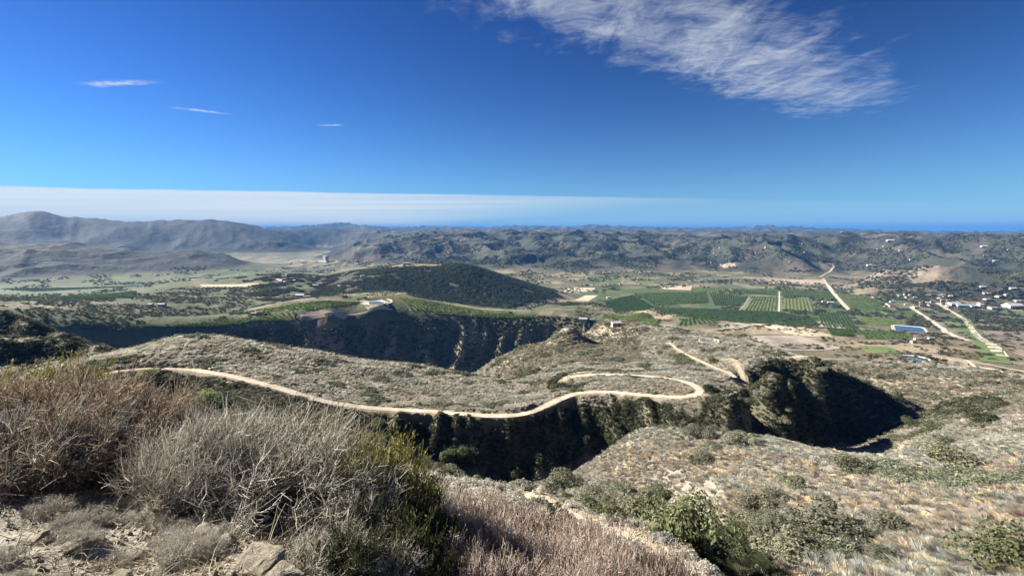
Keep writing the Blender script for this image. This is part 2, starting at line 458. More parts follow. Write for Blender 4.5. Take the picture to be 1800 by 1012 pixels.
def base_s(az, lr):
    """smooth terrain: height divided by distance, from bearing and log distance"""
    shp = az.shape
    q = np.stack([az.ravel() * KA, lr.ravel() * KR], 1).astype(np.float32)
    o = np.empty(len(q), np.float32)
    c32, w32 = PX.astype(np.float32), _sol[:_n].astype(np.float32)
    for i in range(0, len(q), 8192):
        b = q[i:i + 8192]
        d2 = (b[:, 0:1] - c32[None, :, 0]) ** 2 + (b[:, 1:2] - c32[None, :, 1]) ** 2 + np.float32(_eps ** 2)
        o[i:i + 8192] = np.sqrt(d2) @ w32
    o += _sol[_n] + q @ _sol[_n + 1:].astype(np.float32)
    return o.reshape(shp)


def rows():
    out, lr = [], math.log(2.0)
    while lr < math.log(60000):
        r = math.exp(lr)
        out.append(lr)
        lr += (0.022 if r < 22 else 0.013 if r < 130 else 0.0062 if r < 330 else 0.0085 if r < 1500 else 0.0095 if r < 7000 else 0.02)
    return np.array(out + [math.log(60000)])


LR = rows()
AZ = np.concatenate([np.linspace(-180, -62, 36)[:-1], np.linspace(-62, -51, 16)[:-1], np.linspace(-51, 51, 640), np.linspace(51, 62, 16)[1:], np.linspace(62, 180, 36)[1:-1]])
AZ = np.radians(AZ)
GA, GL = np.meshgrid(AZ, LR)           # rows: distance, columns: bearing
GR = np.exp(GL)
GX, GY = GR * np.sin(GA), GR * np.cos(GA)
GZ = base_s(GA, GL).astype(np.float64) * GR


def sm(x, a, b):
    t = np.clip((x - a) / (b - a), 0, 1)
    return t * t * (3 - 2 * t)


def world_xy(px, py, r):
    az, s = ray(px, py)
    return r * math.sin(az), r * math.cos(az), r * s


def path_dist(path, X, Y, limit):
    """distance to a 3-D path, its height there and the signed side, for points within limit"""
    D = np.full(X.shape, 1e9)
    Z = np.zeros(X.shape)
    for (x0, y0, z0), (x1, y1, z1) in zip(path[:-1], path[1:]):
        m = (X > min(x0, x1) - limit) & (X < max(x0, x1) + limit) & (Y > min(y0, y1) - limit) & (Y < max(y0, y1) + limit)
        if not m.any():
            continue
        dx, dy = x1 - x0, y1 - y0
        t = np.clip(((X[m] - x0) * dx + (Y[m] - y0) * dy) / (dx * dx + dy * dy + 1e-9), 0, 1)
        d = np.hypot(X[m] - x0 - t * dx, Y[m] - y0 - t * dy)
        cur = D[m]
        z = z0 + t * (z1 - z0)
        better = d < cur
        zz = Z[m]
        zz[better] = z[better]
        cur[better] = d[better]
        D[m], Z[m] = cur, zz
    return D, Z


def smooth_path(pts, n_iter=2):
    p = np.array(pts, float)
    for _ in range(n_iter):            # corner cutting
        q = np.empty((2 * len(p), p.shape[1]))
        q[0::2] = p
        q[1::2, :] = p
        a, b = p[:-1], p[1:]
        q = np.concatenate([[p[0]], np.stack([a * .75 + b * .25, a * .25 + b * .75], 1).reshape(-1, p.shape[1]), [p[-1]]])
        p = q
    return p


# relief on top of the smooth terrain
wx = fbm(GX / 90, GY / 90, 3, 40) * 18
wy = fbm(GX / 90, GY / 90, 3, 50) * 18
near = sm(GR, 22, 60) * (1 - sm(GR, 500, 900))
relief = near * (fbm(GX / 26, GY / 26, 4, 1) * 1.5 * sm(GR, 40, 160) + fbm(GX / 6, GY / 6, 3, 2) * 0.30)
relief += near * sm(GR, 150, 330) * fbm(GX / 75, GY / 75, 3, 3) * 2.2
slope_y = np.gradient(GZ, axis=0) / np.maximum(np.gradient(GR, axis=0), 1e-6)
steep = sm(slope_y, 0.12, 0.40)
# gullies down the wall under the road and down the right ravine
wall1 = steep * sm(GR, 140, 152) * (1 - sm(GR, 225, 300)) * (GA > R(-38))
relief += wall1 * (ridged((GX + wx * .5) / 16, (GY + wy) / 55, 2, 5) - 0.5) * 8.0
# gullies down the mesa wall
wall2 = steep * sm(GR, 800, 860) * (1 - sm(GR, 1040, 1085)) * (GA < R(9))
relief += wall2 * (ridged((GX + wx * 1.6) / 105, (GY + wy * 2) / 420, 3, 6) - 0.95) * 30
relief += sm(GR, 620, 900) * (1 - sm(GR, 1900, 2400)) * fbm(GX / 60, GY / 60, 4, 7) * 2.5
# hills beyond the valley
up = sm(GZ, -292, -235) * sm(GR, 1500, 2300)
wx2 = fbm(GX / 900, GY / 900, 3, 60) * 260
wy2 = fbm(GX / 900, GY / 900, 3, 70) * 260
amp = np.where((GA < R(-20)) & (GR < 11500), 70, 95) * (0.45 + 0.55 * sm(GR, 2400, 3600))
amp = amp * (1 + 0.5 * sm(GR, 7000, 15000)) * np.where(GA > R(-19), 1 + .3 * sm(GR, 2900, 3500) * (1 - sm(GR, 5500, 7500)), 1)
hills = ridged((GX + wx2) / 640, (GY + wy2) / 760, 5, 8, 0.43) - 0.30
relief += up * amp * hills * np.where((GR < 2500) & (GA < R(12)), 0.22, 1.0)
relief += up * sm(GR, 2300, 3200) * fbm(GX / 170, GY / 170, 3, 9) * 7
for px, py, r_, hh_, rad_ in ((1003, 592, 447, 7.5, 15), (1095, 578, 512, 6, 50), (1045, 590, 480, 3, 25), (1180, 595, 470, 4, 45)):
    a_, s_ = ray(px, py)
    d_ = np.hypot(GX - r_ * math.sin(a_), GY - r_ * math.cos(a_))
    relief += hh_ * np.exp(-(d_ / rad_) ** 2)
fore = (1 - sm(GR, 16, 40))
relief += fore * (fbm(GX / 2.2, GY / 2.2, 4, 11) * 0.16 + fbm(GX / .45, GY / .45, 3, 12) * 0.05) * sm(GR, 1.9, 3.0)

road_path = smooth_path([world_xy(*p) for p in ROAD])
track_path = smooth_path([world_xy(*p) for p in NEAR_TRACK])
SPUR = [(1176, 606, 392), (1184, 611, 376), (1200, 619, 352), (1215, 625, 336), (1232, 632, 320), (1250, 641, 302), (1268, 650, 286), (1280, 656, 276), (1292, 662, 268)]
SPUR2 = [(1276, 632, 318), (1290, 633, 316), (1298, 641, 300), (1306, 653, 280), (1309, 662, 268), (1302, 664, 265)]
LOOP = [(1372, 645, 336), (1392, 647, 335), (1408, 646.5, 338), (1422, 643.5, 344), (1428, 640.5, 351), (1420, 638, 358), (1404, 636.5, 362)]
UPPER = [(990, 664, 246), (1000, 660, 254), (1020, 656, 262), (1050, 653, 268), (1080, 651, 273), (1106, 648, 278), (1132, 645, 285)]
def on_smooth(pts):
    o = []
    for px, py, r in pts:
        az, s = ray(px, py)
        z = float(base_s(np.array([az]), np.array([math.log(r)]))[0]) * r
        o.append((r * math.sin(az), r * math.cos(az), z))
    return smooth_path(o)
spur_path, spur2_path, loop_path, upper_path = on_smooth(SPUR), on_smooth(SPUR2), on_smooth(LOOP), on_smooth(UPPER)
TRACKS = [(road_path, 2.2, 3.7), (track_path, .6, 1.8), (spur_path, 1.9, 6.0), (spur2_path, 2.2, 6.0), (loop_path, 2.0, 6.0), (upper_path, 1.0, 4.0)]
TRACK_D = np.full(GX.shape, 1e9)
Z = GZ + relief
Z = np.where(np.abs(GA) > R(62), np.minimum(Z, 60 + 10 * fbm(GX / 40, GY / 40, 2, 77)), Z)
for path, half, blend in TRACKS:
    D, ZZ = path_dist(path, GX, GY, blend + 1)
    m = D < blend
    w = 1 - sm(D[m], half + 0.5, blend)
    Z[m] = Z[m] * (1 - w) + ZZ[m] * w
    TRACK_D = np.minimum(TRACK_D, D - half)
GS = Z / GR
RUNMAX = np.maximum.accumulate(GS, axis=0)


def terrain_at(x, y):
    """bilinear height of the finished terrain"""
    x, y = np.asarray(x, float), np.asarray(y, float)
    r = np.maximum(np.hypot(x, y), 2.0001)
    a, l = np.arctan2(x, y), np.log(np.minimum(r, 59000))
    i = np.clip(np.searchsorted(LR, l) - 1, 0, len(LR) - 2)
    j = np.clip(np.searchsorted(AZ, a) - 1, 0, len(AZ) - 2)
    t = (l - LR[i]) / (LR[i + 1] - LR[i])
    u = (a - AZ[j]) / (AZ[j + 1] - AZ[j])
    return (Z[i, j] * (1 - t) + Z[i + 1, j] * t) * (1 - u) + (Z[i, j + 1] * (1 - t) + Z[i + 1, j + 1] * t) * u


def seen(x, y, h):
    """how far (in metres, at its own distance) a thing of height h rises over what stands before it"""
    r = np.hypot(x, y)
    i = np.clip(np.searchsorted(LR, np.log(r)) - 1, 0, len(LR) - 2)
    j = np.clip(np.searchsorted(AZ, np.arctan2(x, y)) - 1, 0, len(AZ) - 2)
    k = np.maximum(i - 2, 0)
    return terrain_at(x, y) + h - np.maximum(RUNMAX[k, j], RUNMAX[k, j + 1]) * r


def hit(px, py):
    """ground point that a ray of the photograph's view meets first"""
    az, s = ray(px, py)
    j = int(np.clip(np.searchsorted(AZ, az) - 1, 0, len(AZ) - 2))
    u = (az - AZ[j]) / (AZ[j + 1] - AZ[j])
    col = GS[:, j] * (1 - u) + GS[:, j + 1] * u
    k = int(np.argmax(col[150:] >= s)) + 150
    t = (s - col[k - 1]) / (col[k] - col[k - 1] + 1e-12)
    r = math.exp(LR[k - 1] + min(max(t, 0), 1) * (LR[k] - LR[k - 1]))
    return r * math.sin(az), r * math.cos(az)


def pond_shape(px, py, wpx, dpx):
    """centre and half sizes on the ground of a pond seen at that pixel with that apparent size"""
    x, y = hit(px, py)
    d = math.hypot(x, y)
    zz = float(terrain_at(x, y))
    L = math.hypot(d, zz)
    sc = L * L / (y * F_PX) / L * math.hypot(1, (px - 900) / F_PX) * 0 + L / F_PX / math.hypot(1, (px - 900) / F_PX)
    return x, y, wpx / 2 * sc * 1.0, dpx / 2 * (L / F_PX / math.hypot(1, (px - 900) / F_PX)) / (abs(zz) / L)


PONDS = [(1599, 578.5, 44, 10.5), (1608, 632, 42, 12), (1246, 600, 32, 8), (662, 532.5, 28, 5)]
POND_AT = []
for p in PONDS:
    x, y, ra, rb = pond_shape(*p)
    z0 = float(terrain_at(x, y))
    d = np.hypot(GX - x, GY - y) / max(ra, rb)
    w = 1 - sm(d, 1.15, 2.0)
    Z = Z * (1 - w) + z0 * w
    POND_AT.append((x, y, z0, ra, rb))
GS = Z / GR
RUNMAX = np.maximum.accumulate(GS, axis=0)
# ------------------------------------------------------------------ materials
MATS = {}


def new_mat(name, rough=0.9):
    m = bpy.data.materials.new(name)
    m.use_nodes = True
    t = NT(m.node_tree)
    b = t.n('ShaderNodeBsdfPrincipled', {'Roughness': rough})
    b.inputs['Specular IOR Level'].default_value = 0.15
    t.n('ShaderNodeOutputMaterial', {'Surface': b.outputs[0]})
    MATS[name] = m
    return m, t, b


def world_pos(t):
    return t.n('ShaderNodeNewGeometry').outputs['Position']


def tag(o, label=None, cat=None, group=None, kind=None):
    if label: o['label'] = label
    if cat: o['category'] = cat
    if group: o['group'] = group
    if kind: o['kind'] = kind
    return o


def mesh_obj(name, verts, faces, mat, parent=None, smooth=False):
    me = bpy.data.meshes.new(name)
    me.from_pydata([tuple(v) for v in verts], [], faces)
    me.update()
    if mat: me.materials.append(mat)
    if smooth:
        me.polygons.foreach_set('use_smooth', [True] * len(me.polygons))
    o = bpy.data.objects.new(name, me)
    COL.objects.link(o)
    if parent: o.parent = parent
    return o


def raw_mesh(name, V, loops, nper, mat, smooth=True):
    """mesh from numpy arrays with nper corners per face"""
    me = bpy.data.meshes.new(name)
    nf = len(loops) // nper
    me.vertices.add(len(V))
    me.vertices.foreach_set('co', np.asarray(V, np.float32).ravel())
    me.loops.add(len(loops))
    me.loops.foreach_set('vertex_index', np.asarray(loops, np.int32))
    me.polygons.add(nf)
    me.polygons.foreach_set('loop_start', np.arange(nf, dtype=np.int32) * nper)
    me.polygons.foreach_set('use_smooth', np.full(nf, smooth))
    me.update(calc_edges=True)
    if mat: me.materials.append(mat)
    return me


def vcol(me, name, data):
    a = me.attributes.new(name, 'FLOAT_COLOR', 'POINT')
    d = np.ones((len(data), 4), np.float32)
    d[:, :data.shape[1]] = data
    a.data.foreach_set('color', d.ravel())


# terrain material: ground colour comes from an attribute, broken up at several scales
def terrain_mat(name, scales, spots, bump):
    m, t, b = new_mat(name)
    pos = world_pos(t)
    base = t.n('ShaderNodeAttribute', attribute_name='ground').outputs['Color']
    col = base
    for sc, k in scales:
        n = t.noise(pos, sc, 4.0, 0.65)
        f = t.math('ADD', 1.0, t.math('MULTIPLY', t.math('SUBTRACT', n, 0.5), k * 2))
        mul = t.n('ShaderNodeVectorMath', {0: col}, operation='SCALE')
        t.link(f, mul.inputs['Scale'])
        col = mul.outputs[0]
    for sc, lo, hi, c, amt in spots:
        v = t.n('ShaderNodeTexVoronoi', {'Vector': pos, 'Scale': sc, 'Randomness': 1.0})
        f = t.math('MULTIPLY', t.smooth(v.outputs['Distance'], hi, lo), amt)
        nn = t.smooth(t.noise(pos, sc * 0.13, 2.0), 0.42, 0.58)
        col = t.mix(t.math('MULTIPLY', f, nn), col, c)
    t.link(col, b.inputs['Base Color'])
    h = None
    for sc, k in bump:
        n = t.math('MULTIPLY', t.noise(pos, sc, 5.0, 0.65), k)
        h = n if h is None else t.math('ADD', h, n)
    bp = t.n('ShaderNodeBump', {'Height': h, 'Strength': 1.0, 'Distance': 1.0})
    t.link(bp.outputs[0], b.inputs['Normal'])
    return m


terrain_mat('foreground_soil', [(0.9, .35), (6.0, .4), (40.0, .35)], [(9.0, .1, .4, (.42, .38, .30), .5)], [(4.0, .05), (30.0, .02)])
terrain_mat('chaparral_ground', [(0.03, .25), (0.3, .35), (1.7, .35)], [], [(0.5, .7), (2.0, .25)])
terrain_mat('mesa_ground', [(0.012, .3), (0.09, .35), (0.5, .35)], [(0.16, .15, .42, (.035, .04, .024), .6)], [(0.12, 3.0), (0.5, .9)])
terrain_mat('valley_ground', [(0.004, .3), (0.03, .35), (0.15, .3)], [(0.06, .15, .40, (.035, .045, .028), .75)], [(0.05, 1.2)])
terrain_mat('hill_ground', [(0.0015, .25), (0.012, .4), (0.06, .4)], [(0.035, .12, .42, (.035, .042, .028), .5), (0.012, .03, .08, (.36, .34, .30), .3)], [(0.03, 7.0), (0.008, 14.0)])
terrain_mat('mountain_ground', [(0.002, .25), (0.015, .35)], [], [(0.02, 10.0), (0.006, 20.0)])

# ------------------------------------------------------------------ ground colour
nf1 = fbm(GX / 40, GY / 40, 4, 101)
nf2 = fbm(GX / 500, GY / 500, 4, 102)
nf3 = fbm(GX / 8, GY / 8, 3, 103)
nf4 = fbm(GX / 150, GY / 150, 4, 104)


def lerp(a, b, w):
    return a + (b - a) * w[..., None]


def rgb(*c):
    return np.array(c)[None, None, :]


ground = np.broadcast_to(np.array((.115, .105, .078)), GX.shape + (3,)).copy()
ground = lerp(ground, rgb(.20, .175, .13), sm(nf1 + nf3 * .4, .0, .6) * (GR < 700))
right_slope = sm(GA, R(8), R(16)) * (1 - sm(GR, 120, 175)) * sm(GR, 20, 30)
ground = lerp(ground, rgb(.29, .26, .21), right_slope * sm(nf1 * .6 + nf3 + .25, -.3, .4))
far_right = sm(GA, R(30), R(35)) * sm(GR, 230, 300) * (1 - sm(GR, 480, 620))
ground = lerp(ground, rgb(.29, .25, .18), far_right * sm(nf1 + .25, -.2, .4))
knob = sm(GA, R(-4), R(0)) * (1 - sm(GA, R(14), R(18))) * sm(GR, 300, 340) * (1 - sm(GR, 560, 640))
ground = lerp(ground, rgb(.30, .26, .20), knob * sm(nf1 + .2, -.3, .3))
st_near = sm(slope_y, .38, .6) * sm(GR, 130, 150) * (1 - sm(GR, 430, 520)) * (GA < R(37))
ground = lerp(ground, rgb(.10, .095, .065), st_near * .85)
# bare scrapes
for px, py, r, rad in ((1130, 618, 360, 13), (1285, 640, 305, 9), (1660, 655, 430, 10), (1575, 745, 235, 6), (1590, 738, 240, 5),
                       (1230, 785, 106, 3.5), (975, 635, 345, 10), (945, 645, 340, 6), (1560, 650, 440, 9), (1400, 985, 42, 2.0), (1620, 900, 66, 2.5)):
    x, y, _ = world_xy(px, py, r)
    d = np.hypot(GX - x, GY - y) / rad + nf3 * .35 + nf1 * .2
    ground = lerp(ground, rgb(.37, .315, .225), 1 - sm(d, .5, 1.1))
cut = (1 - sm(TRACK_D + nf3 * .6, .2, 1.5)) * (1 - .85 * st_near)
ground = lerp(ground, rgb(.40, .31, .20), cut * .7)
# mesa and terraces
mm = sm(GR, 620, 760)
ground = lerp(ground, rgb(.10, .095, .062), mm)
top = sm(GR, 1060, 1100) * (1 - sm(GR, 2300, 2500))
ground = lerp(ground, lerp(np.broadcast_to(rgb(.085, .095, .045), ground.shape), rgb(.22, .18, .12), sm(nf4 + nf1 * .5, .0, .5)), top)
ground = lerp(ground, rgb(.30, .24, .16), wall2 * sm(ridged((GX + wx * 1.6) / 105, (GY + wy * 2) / 420, 3, 6) + nf1 * .3, .45, .85) * .8)
rightland = sm(GA, R(10), R(14)) * sm(GR, 560, 700)
ground = lerp(ground, lerp(np.broadcast_to(rgb(.13, .115, .075), ground.shape), rgb(.27, .22, .15), sm(nf4 + nf1 * .5, -.1, .4)), rightland)
# valley floor
vf = (1 - sm(Z, -288, -270)) * sm(GR, 1500, 1700)
ground = lerp(ground, lerp(np.broadcast_to(rgb(.10, .105, .06), ground.shape), rgb(.24, .20, .13), sm(nf4 + nf2 * .6, -.05, .35)), vf)
greenv = sm(GA, R(7), R(11)) * (1 - sm(GA, R(39), R(42))) * sm(GR, 1400, 1550) * (1 - sm(GR, 2400, 2600)) + sm(-GA, R(20), R(24)) * sm(GR, 1700, 2000) * (1 - sm(GR, 3600, 4300))
ground = lerp(ground, lerp(np.broadcast_to(rgb(.065, .09, .035), ground.shape), rgb(.12, .13, .06), sm(nf4 + nf1 * .4, .0, .5)), vf * np.clip(greenv, 0, 1) * .85)
# hills
hh = (1 - vf) * sm(GR, 2100, 2500)
hc = lerp(np.broadcast_to(rgb(.048, .050, .037), ground.shape), rgb(.118, .098, .072), sm(nf2 + nf4 * .7, .0, .6))
hc = lerp(hc, rgb(.05, .06, .036), sm(fbm(GX / 330, GY / 330, 3, 106), .12, .4) * sm(GR, 2300, 3000))
ground = lerp(ground, hc, hh)
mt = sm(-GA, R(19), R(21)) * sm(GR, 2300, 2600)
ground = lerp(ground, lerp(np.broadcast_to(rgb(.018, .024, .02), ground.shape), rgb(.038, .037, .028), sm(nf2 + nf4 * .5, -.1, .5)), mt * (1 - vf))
tanr = sm(GA, R(29), R(33)) * (1 - sm(GA, R(42), R(45))) * sm(GR, 2500, 2650) * (1 - sm(GR, 3300, 3700))
ground = lerp(ground, rgb(.20, .165, .12), tanr * sm(nf4 + .25, -.1, .25))
# middle hill, wooded
mh = sm(GA, R(-26), R(-23)) * (1 - sm(GA, R(8), R(9))) * sm(GR, 1620, 1720) * (1 - sm(GR, 2300, 2600)) * sm(Z, -285, -265)
ground = lerp(ground, rgb(.058, .062, .038), mh)
tx, ty, _ = world_xy(725, 470, 2080)
ground = lerp(ground, rgb(.24, .19, .12), mh * (1 - sm(np.hypot((GX - tx) / 2.6, GY - ty) + nf1 * 20, 40, 75)))
ground = lerp(ground, rgb(.34, .315, .26), fore * sm(nf3 * .5 + .15 + fbm(GX / 1.5, GY / 1.5, 3, 120), -.4, .5))
ground = np.clip(ground * (1 + .18 * nf3[..., None]), .01, .8)

# ------------------------------------------------------------------ terrain meshes, one per land form, sharing their borders
nr, nc = Z.shape
idx = np.arange(nr * nc).reshape(nr, nc)
nxt = np.roll(idx, -1, axis=1)
q = np.stack([idx[:-1], nxt[:-1], nxt[1:], idx[1:]], -1).reshape(-1, 4)
V = np.stack([GX, GY, Z], -1).reshape(-1, 3)
# smooth normals over the whole sheet so that the pieces join without a seam
fn = np.cross(V[q[:, 1]] - V[q[:, 0]], V[q[:, 3]] - V[q[:, 0]])
VN = np.zeros_like(V)
for k in range(4):
    for c in range(3):
        VN[:, c] += np.bincount(q[:, k], fn[:, c], len(V))
VN /= np.linalg.norm(VN, axis=1)[:, None] + 1e-12
if VN[:, 2].mean() < 0:
    VN = -VN
    q = q[:, ::-1]
fr, fa, fz = (arr.ravel()[q].mean(1) for arr in (GR, GA, Z))
fv, = (vf.ravel()[q].mean(1),)
part = np.full(len(q), 4)
part[fr < 17] = 0
part[(fr >= 17) & (fr < 560)] = 1
part[(fr >= 560) & (fr < 1520)] = 2
part[(fr >= 1520) & (fv > .5)] = 3
part[(fa < R(-19.5)) & (fr > 2350) & (fv <= .5) & (fa > R(-100))] = 5
G3 = ground.reshape(-1, 3)
for k, name, mat, label, cat in (
        (0, 'slope', 'foreground_soil', 'pale crumbly earth slope under the twiggy shrubs at the viewpoint', 'ground'),
        (1, 'hillside', 'chaparral_ground', 'dry brush covered hillside crossed by the pale dirt road', 'hillside'),
        (2, 'mesa', 'mesa_ground', 'flat topped mesa and terraces with a steep dark wall', 'mesa'),
        (3, 'valley_floor', 'valley_ground', 'wide flat valley floor of fields and groves', 'valley'),
        (4, 'hills', 'hill_ground', 'rolling scrub hills beyond the valley out to the horizon', 'hills'),
        (5, 'mountain', 'mountain_ground', 'long blue shaded mountain and ridge beyond the valley on the left', 'mountain')):
    f = q[part == k]
    used, inv = np.unique(f.ravel(), return_inverse=True)
    me = raw_mesh(name, V[used], inv, 4, MATS[mat])
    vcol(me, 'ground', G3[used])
    me.normals_split_custom_set_from_vertices(VN[used].astype(np.float32))
    o = bpy.data.objects.new(name, me)
    COL.objects.link(o)
    tag(o, label, cat, None, 'structure')
    if k == 0:
        slope_obj = o
# the ground right under the camera closes the sheet
ring = V[:nc]
cap = np.concatenate([ring, [[0, 0, float(ring[:, 2].mean())]]])
capf = [(i, (i + 1) % nc, nc) for i in range(nc)][::1]
o = mesh_obj('slope', cap, [(a, c, b) for a, b, c in capf], MATS['foreground_soil'], None, True)
vcol(o.data, 'ground', np.broadcast_to(np.array((.3, .26, .2)), (nc + 1, 3)))
tag(o, 'trodden earth right under the viewpoint', 'ground', None, 'structure')
# ------------------------------------------------------------------ roads and tracks
def ground_mat(name, c1, c2, sc=1.5, rough=0.95, bump=0.03, c3=None):
    m, t, b = new_mat(name, rough)
    pos = world_pos(t)
    col = t.mix(t.smooth(t.noise(pos, sc, 5.0, 0.65), .32, .68), c1, c2)
    if c3:
        col = t.mix(t.smooth(t.noise(pos, sc * .12, 3.0, 0.6), .45, .62), col, c3)
    t.link(col, b.inputs['Base Color'])
    bp = t.n('ShaderNodeBump', {'Height': t.noise(pos, sc * 2, 4.0, .7), 'Strength': 0.6, 'Distance': bump})
    t.link(bp.outputs[0], b.inputs['Normal'])
    return m


ground_mat('dirt', (.47, .41, .31), (.60, .54, .43), 1.2, .95, .08, (.40, .34, .255))
nt_ = MATS['dirt'].node_tree
tt_ = NT.__new__(NT)
tt_.t = nt_
pb_ = [q_ for q_ in nt_.nodes if q_.type == 'BSDF_PRINCIPLED'][0]
src_ = pb_.inputs['Base Color'].links[0].from_socket
wear = tt_.n('ShaderNodeAttribute', attribute_name='wear').outputs['Fac']
brk = tt_.smooth(tt_.noise(world_pos(tt_), .35, 3.0), .35, .6)
tt_.link(tt_.mix(tt_.math('MULTIPLY', wear, brk), src_, (.30, .25, .18)), pb_.inputs['Base Color'])
ground_mat('sand', (.38, .32, .23), (.47, .41, .30), 3.0, .95, .03, (.30, .25, .18))
ground_mat('far_dirt', (.42, .36, .28), (.54, .48, .39), .05)
ground_mat('asphalt', (.20, .19, .18), (.27, .26, .25), .08)


ROADS = []
def ribbon(name, path, half, lift, mat, label, cat, step=1.5, ragged=.26):
    ROADS.append([(float(q_[0]), float(q_[1]), 0.0) for q_ in path])
    p = np.array(path)[:, :2]
    seg = np.hypot(*np.diff(p, axis=0).T)
    d = np.concatenate([[0], np.cumsum(seg)])
    n = max(2, int(d[-1] / step))
    dd = np.linspace(0, d[-1], n)
    x, y = np.interp(dd, d, p[:, 0]), np.interp(dd, d, p[:, 1])
    pz = np.interp(dd, d, np.array(path)[:, 2]) if np.array(path).shape[1] == 3 else None
    tx, ty = np.gradient(x), np.gradient(y)
    ln = np.hypot(tx, ty) + 1e-9
    nx, ny = -ty / ln, tx / ln
    cross = np.array([-1, -.62, -.3, 0, .3, .62, 1])
    rise = np.array([0, .05, .02, .08, .02, .05, 0])
    V = []
    wl = half * (1 + ragged * fbm(dd / (half * 3), dd * 0 + 3.1, 4, 5, .7))
    wr = half * (1 + ragged * fbm(dd / (half * 3), dd * 0 + 9.7, 4, 6, .7))
    for c, rs in zip(cross, rise):
        w = np.where(c < 0, wl, wr) * c
        X, Y = x + nx * w, y + ny * w
        T = terrain_at(X, Y)
        zz = T if pz is None else np.maximum(T, pz)
        V.append(np.stack([X, Y, zz + lift + rs * min(half / 2.3, 1)], 1))
    V = np.stack(V, 1)
    k = len(cross)
    i = np.arange(n - 1)[:, None] * k + np.arange(k - 1)[None]
    F = np.stack([i, i + 1, i + 1 + k, i + k], -1).reshape(-1, 4)[:, ::-1]
    o = bpy.data.objects.new(name, raw_mesh(name, V.reshape(-1, 3), F.ravel(), 4, MATS[mat]))
    COL.objects.link(o)
    wa = o.data.attributes.new('wear', 'FLOAT', 'POINT')
    wa.data.foreach_set('value', np.tile(np.array([.9, .15, .55, .05, .55, .15, .9], np.float32)[[0, 1, 2, 3, 4, 5, 6]], n))
    return tag(o, label, cat, None, 'structure')


ribbon('dirt_road', road_path, 1.72, .10, 'dirt', 'pale dirt road winding along the brushy ridge into a hairpin bend', 'dirt road', 1.2)
ribbon('dirt_track', track_path, .55, .04, 'sand', 'short sandy track below the reddish brush in front', 'track', .6, .3)
ribbon('dirt_track', spur_path, 1.3, .10, 'dirt', 'dirt track running down the plateau beyond the hairpin bend', 'track', 1.2, .3)
ribbon('dirt_track', spur2_path, 1.35, .14, 'sand', 'yellow sandy scraped loop at the plateau edge', 'track', 1.2, .35)
ribbon('dirt_track', loop_path, 1.3, .10, 'dirt', 'small turning loop at the far tip of the plateau', 'track', 1.2, .3)
ribbon('dirt_track', upper_path, 0.7, .10, 'dirt', 'faint narrow track just above the hairpin bend', 'track', 1.2, .35)


def px_path(pts):
    return smooth_path([hit(*p) for p in pts])


for pts, half, mat, label in (
        ([(1447, 490), (1455, 502), (1463, 513), (1478, 530), (1492, 545)], 7.5, 'far_dirt', 'straight pale road running down between the green groves'),
        ([(1440, 487), (1462, 474), (1468, 466), (1452, 462)], 5, 'far_dirt', 'curved road climbing into the hills beyond the tan field'),
        ([(1600, 540), (1618, 550), (1645, 568), (1672, 585), (1705, 600)], 5.5, 'far_dirt', 'wide pale straight road beside the green field on the right'),
        ([(1640, 528), (1665, 542), (1690, 556), (1705, 572), (1722, 592), (1745, 610), (1762, 626)], 6.0, 'far_dirt', 'winding sandy wash along the brown field on the right'),
        ([(1370, 512), (1370, 530), (1369, 548)], 3.0, 'far_dirt', 'narrow farm lane between two dark groves'),
        ([(1290, 519), (1370, 521), (1460, 527)], 2.6, 'far_dirt', 'farm lane crossing the groves from side to side'),
        ([(1317, 522), (1311, 533), (1300, 545)], 3.2, 'asphalt', 'dark lane cutting through the green grove'),
        ([(1250, 580), (1280, 577), (1305, 576), (1325, 570)], 2.6, 'far_dirt', 'pale farm lane on the knoll above the pond'),
        ([(1700, 634), (1712, 643), (1720, 650)], 2.0, 'far_dirt', 'short pale lane between the tan fields on the right'),
        ([(1630, 622), (1700, 634), (1760, 646), (1830, 656)], 2.2, 'far_dirt', 'pale lane edging the tan fields on the right'),
        ([(700, 517), (745, 524), (800, 536), (860, 545), (930, 546)], 2.6, 'far_dirt', 'pale lane below the shaded flank of the middle hill'),
        ([(528, 556), (560, 552), (610, 553), (650, 547), (690, 544)], 2.4, 'far_dirt', 'pinkish lane along the mesa edge'),
        ([(655, 540), (685, 534), (690, 528), (680, 526)], 3.0, 'far_dirt', 'pale lane curling round the mesa pond'),
        ([(300, 494), (340, 490), (380, 487), (420, 483)], 6.0, 'far_dirt', 'pale strip of road at the foot of the left ridge'),
        ([(1210, 494), (1300, 487), (1330, 488), (1420, 492)], 5.0, 'far_dirt', 'pale road along the foot of the hills'),
        ([(0, 538), (60, 537), (110, 541)], 2.5, 'far_dirt', 'short pale lane on the left terrace')):
    ribbon('farm_road', px_path(pts), half, .5, mat, label, 'road', 8.0, .2)

# ------------------------------------------------------------------ fields
ground_mat('grove_floor', (.065, .09, .034), (.095, .12, .05), .06)
ground_mat('light_grove_floor', (.12, .14, .055), (.17, .18, .08), .06)
ground_mat('green_field', (.085, .125, .045), (.115, .15, .06), .03, .95, .3, (.13, .15, .07))
ground_mat('tan_field', (.33, .265, .185), (.40, .33, .24), .02, .95, .3, (.29, .23, .16))
ground_mat('pale_field', (.46, .39, .28), (.54, .46, .34), .03, .95, .3, (.40, .33, .23))
ground_mat('brown_field', (.17, .135, .11), (.22, .175, .14), .03, .95, .3, (.14, .12, .09))
ground_mat('pink_field', (.42, .31, .24), (.50, .38, .30), .05)
ground_mat('mowed_field', (.25, .22, .18), (.33, .29, .235), .06)


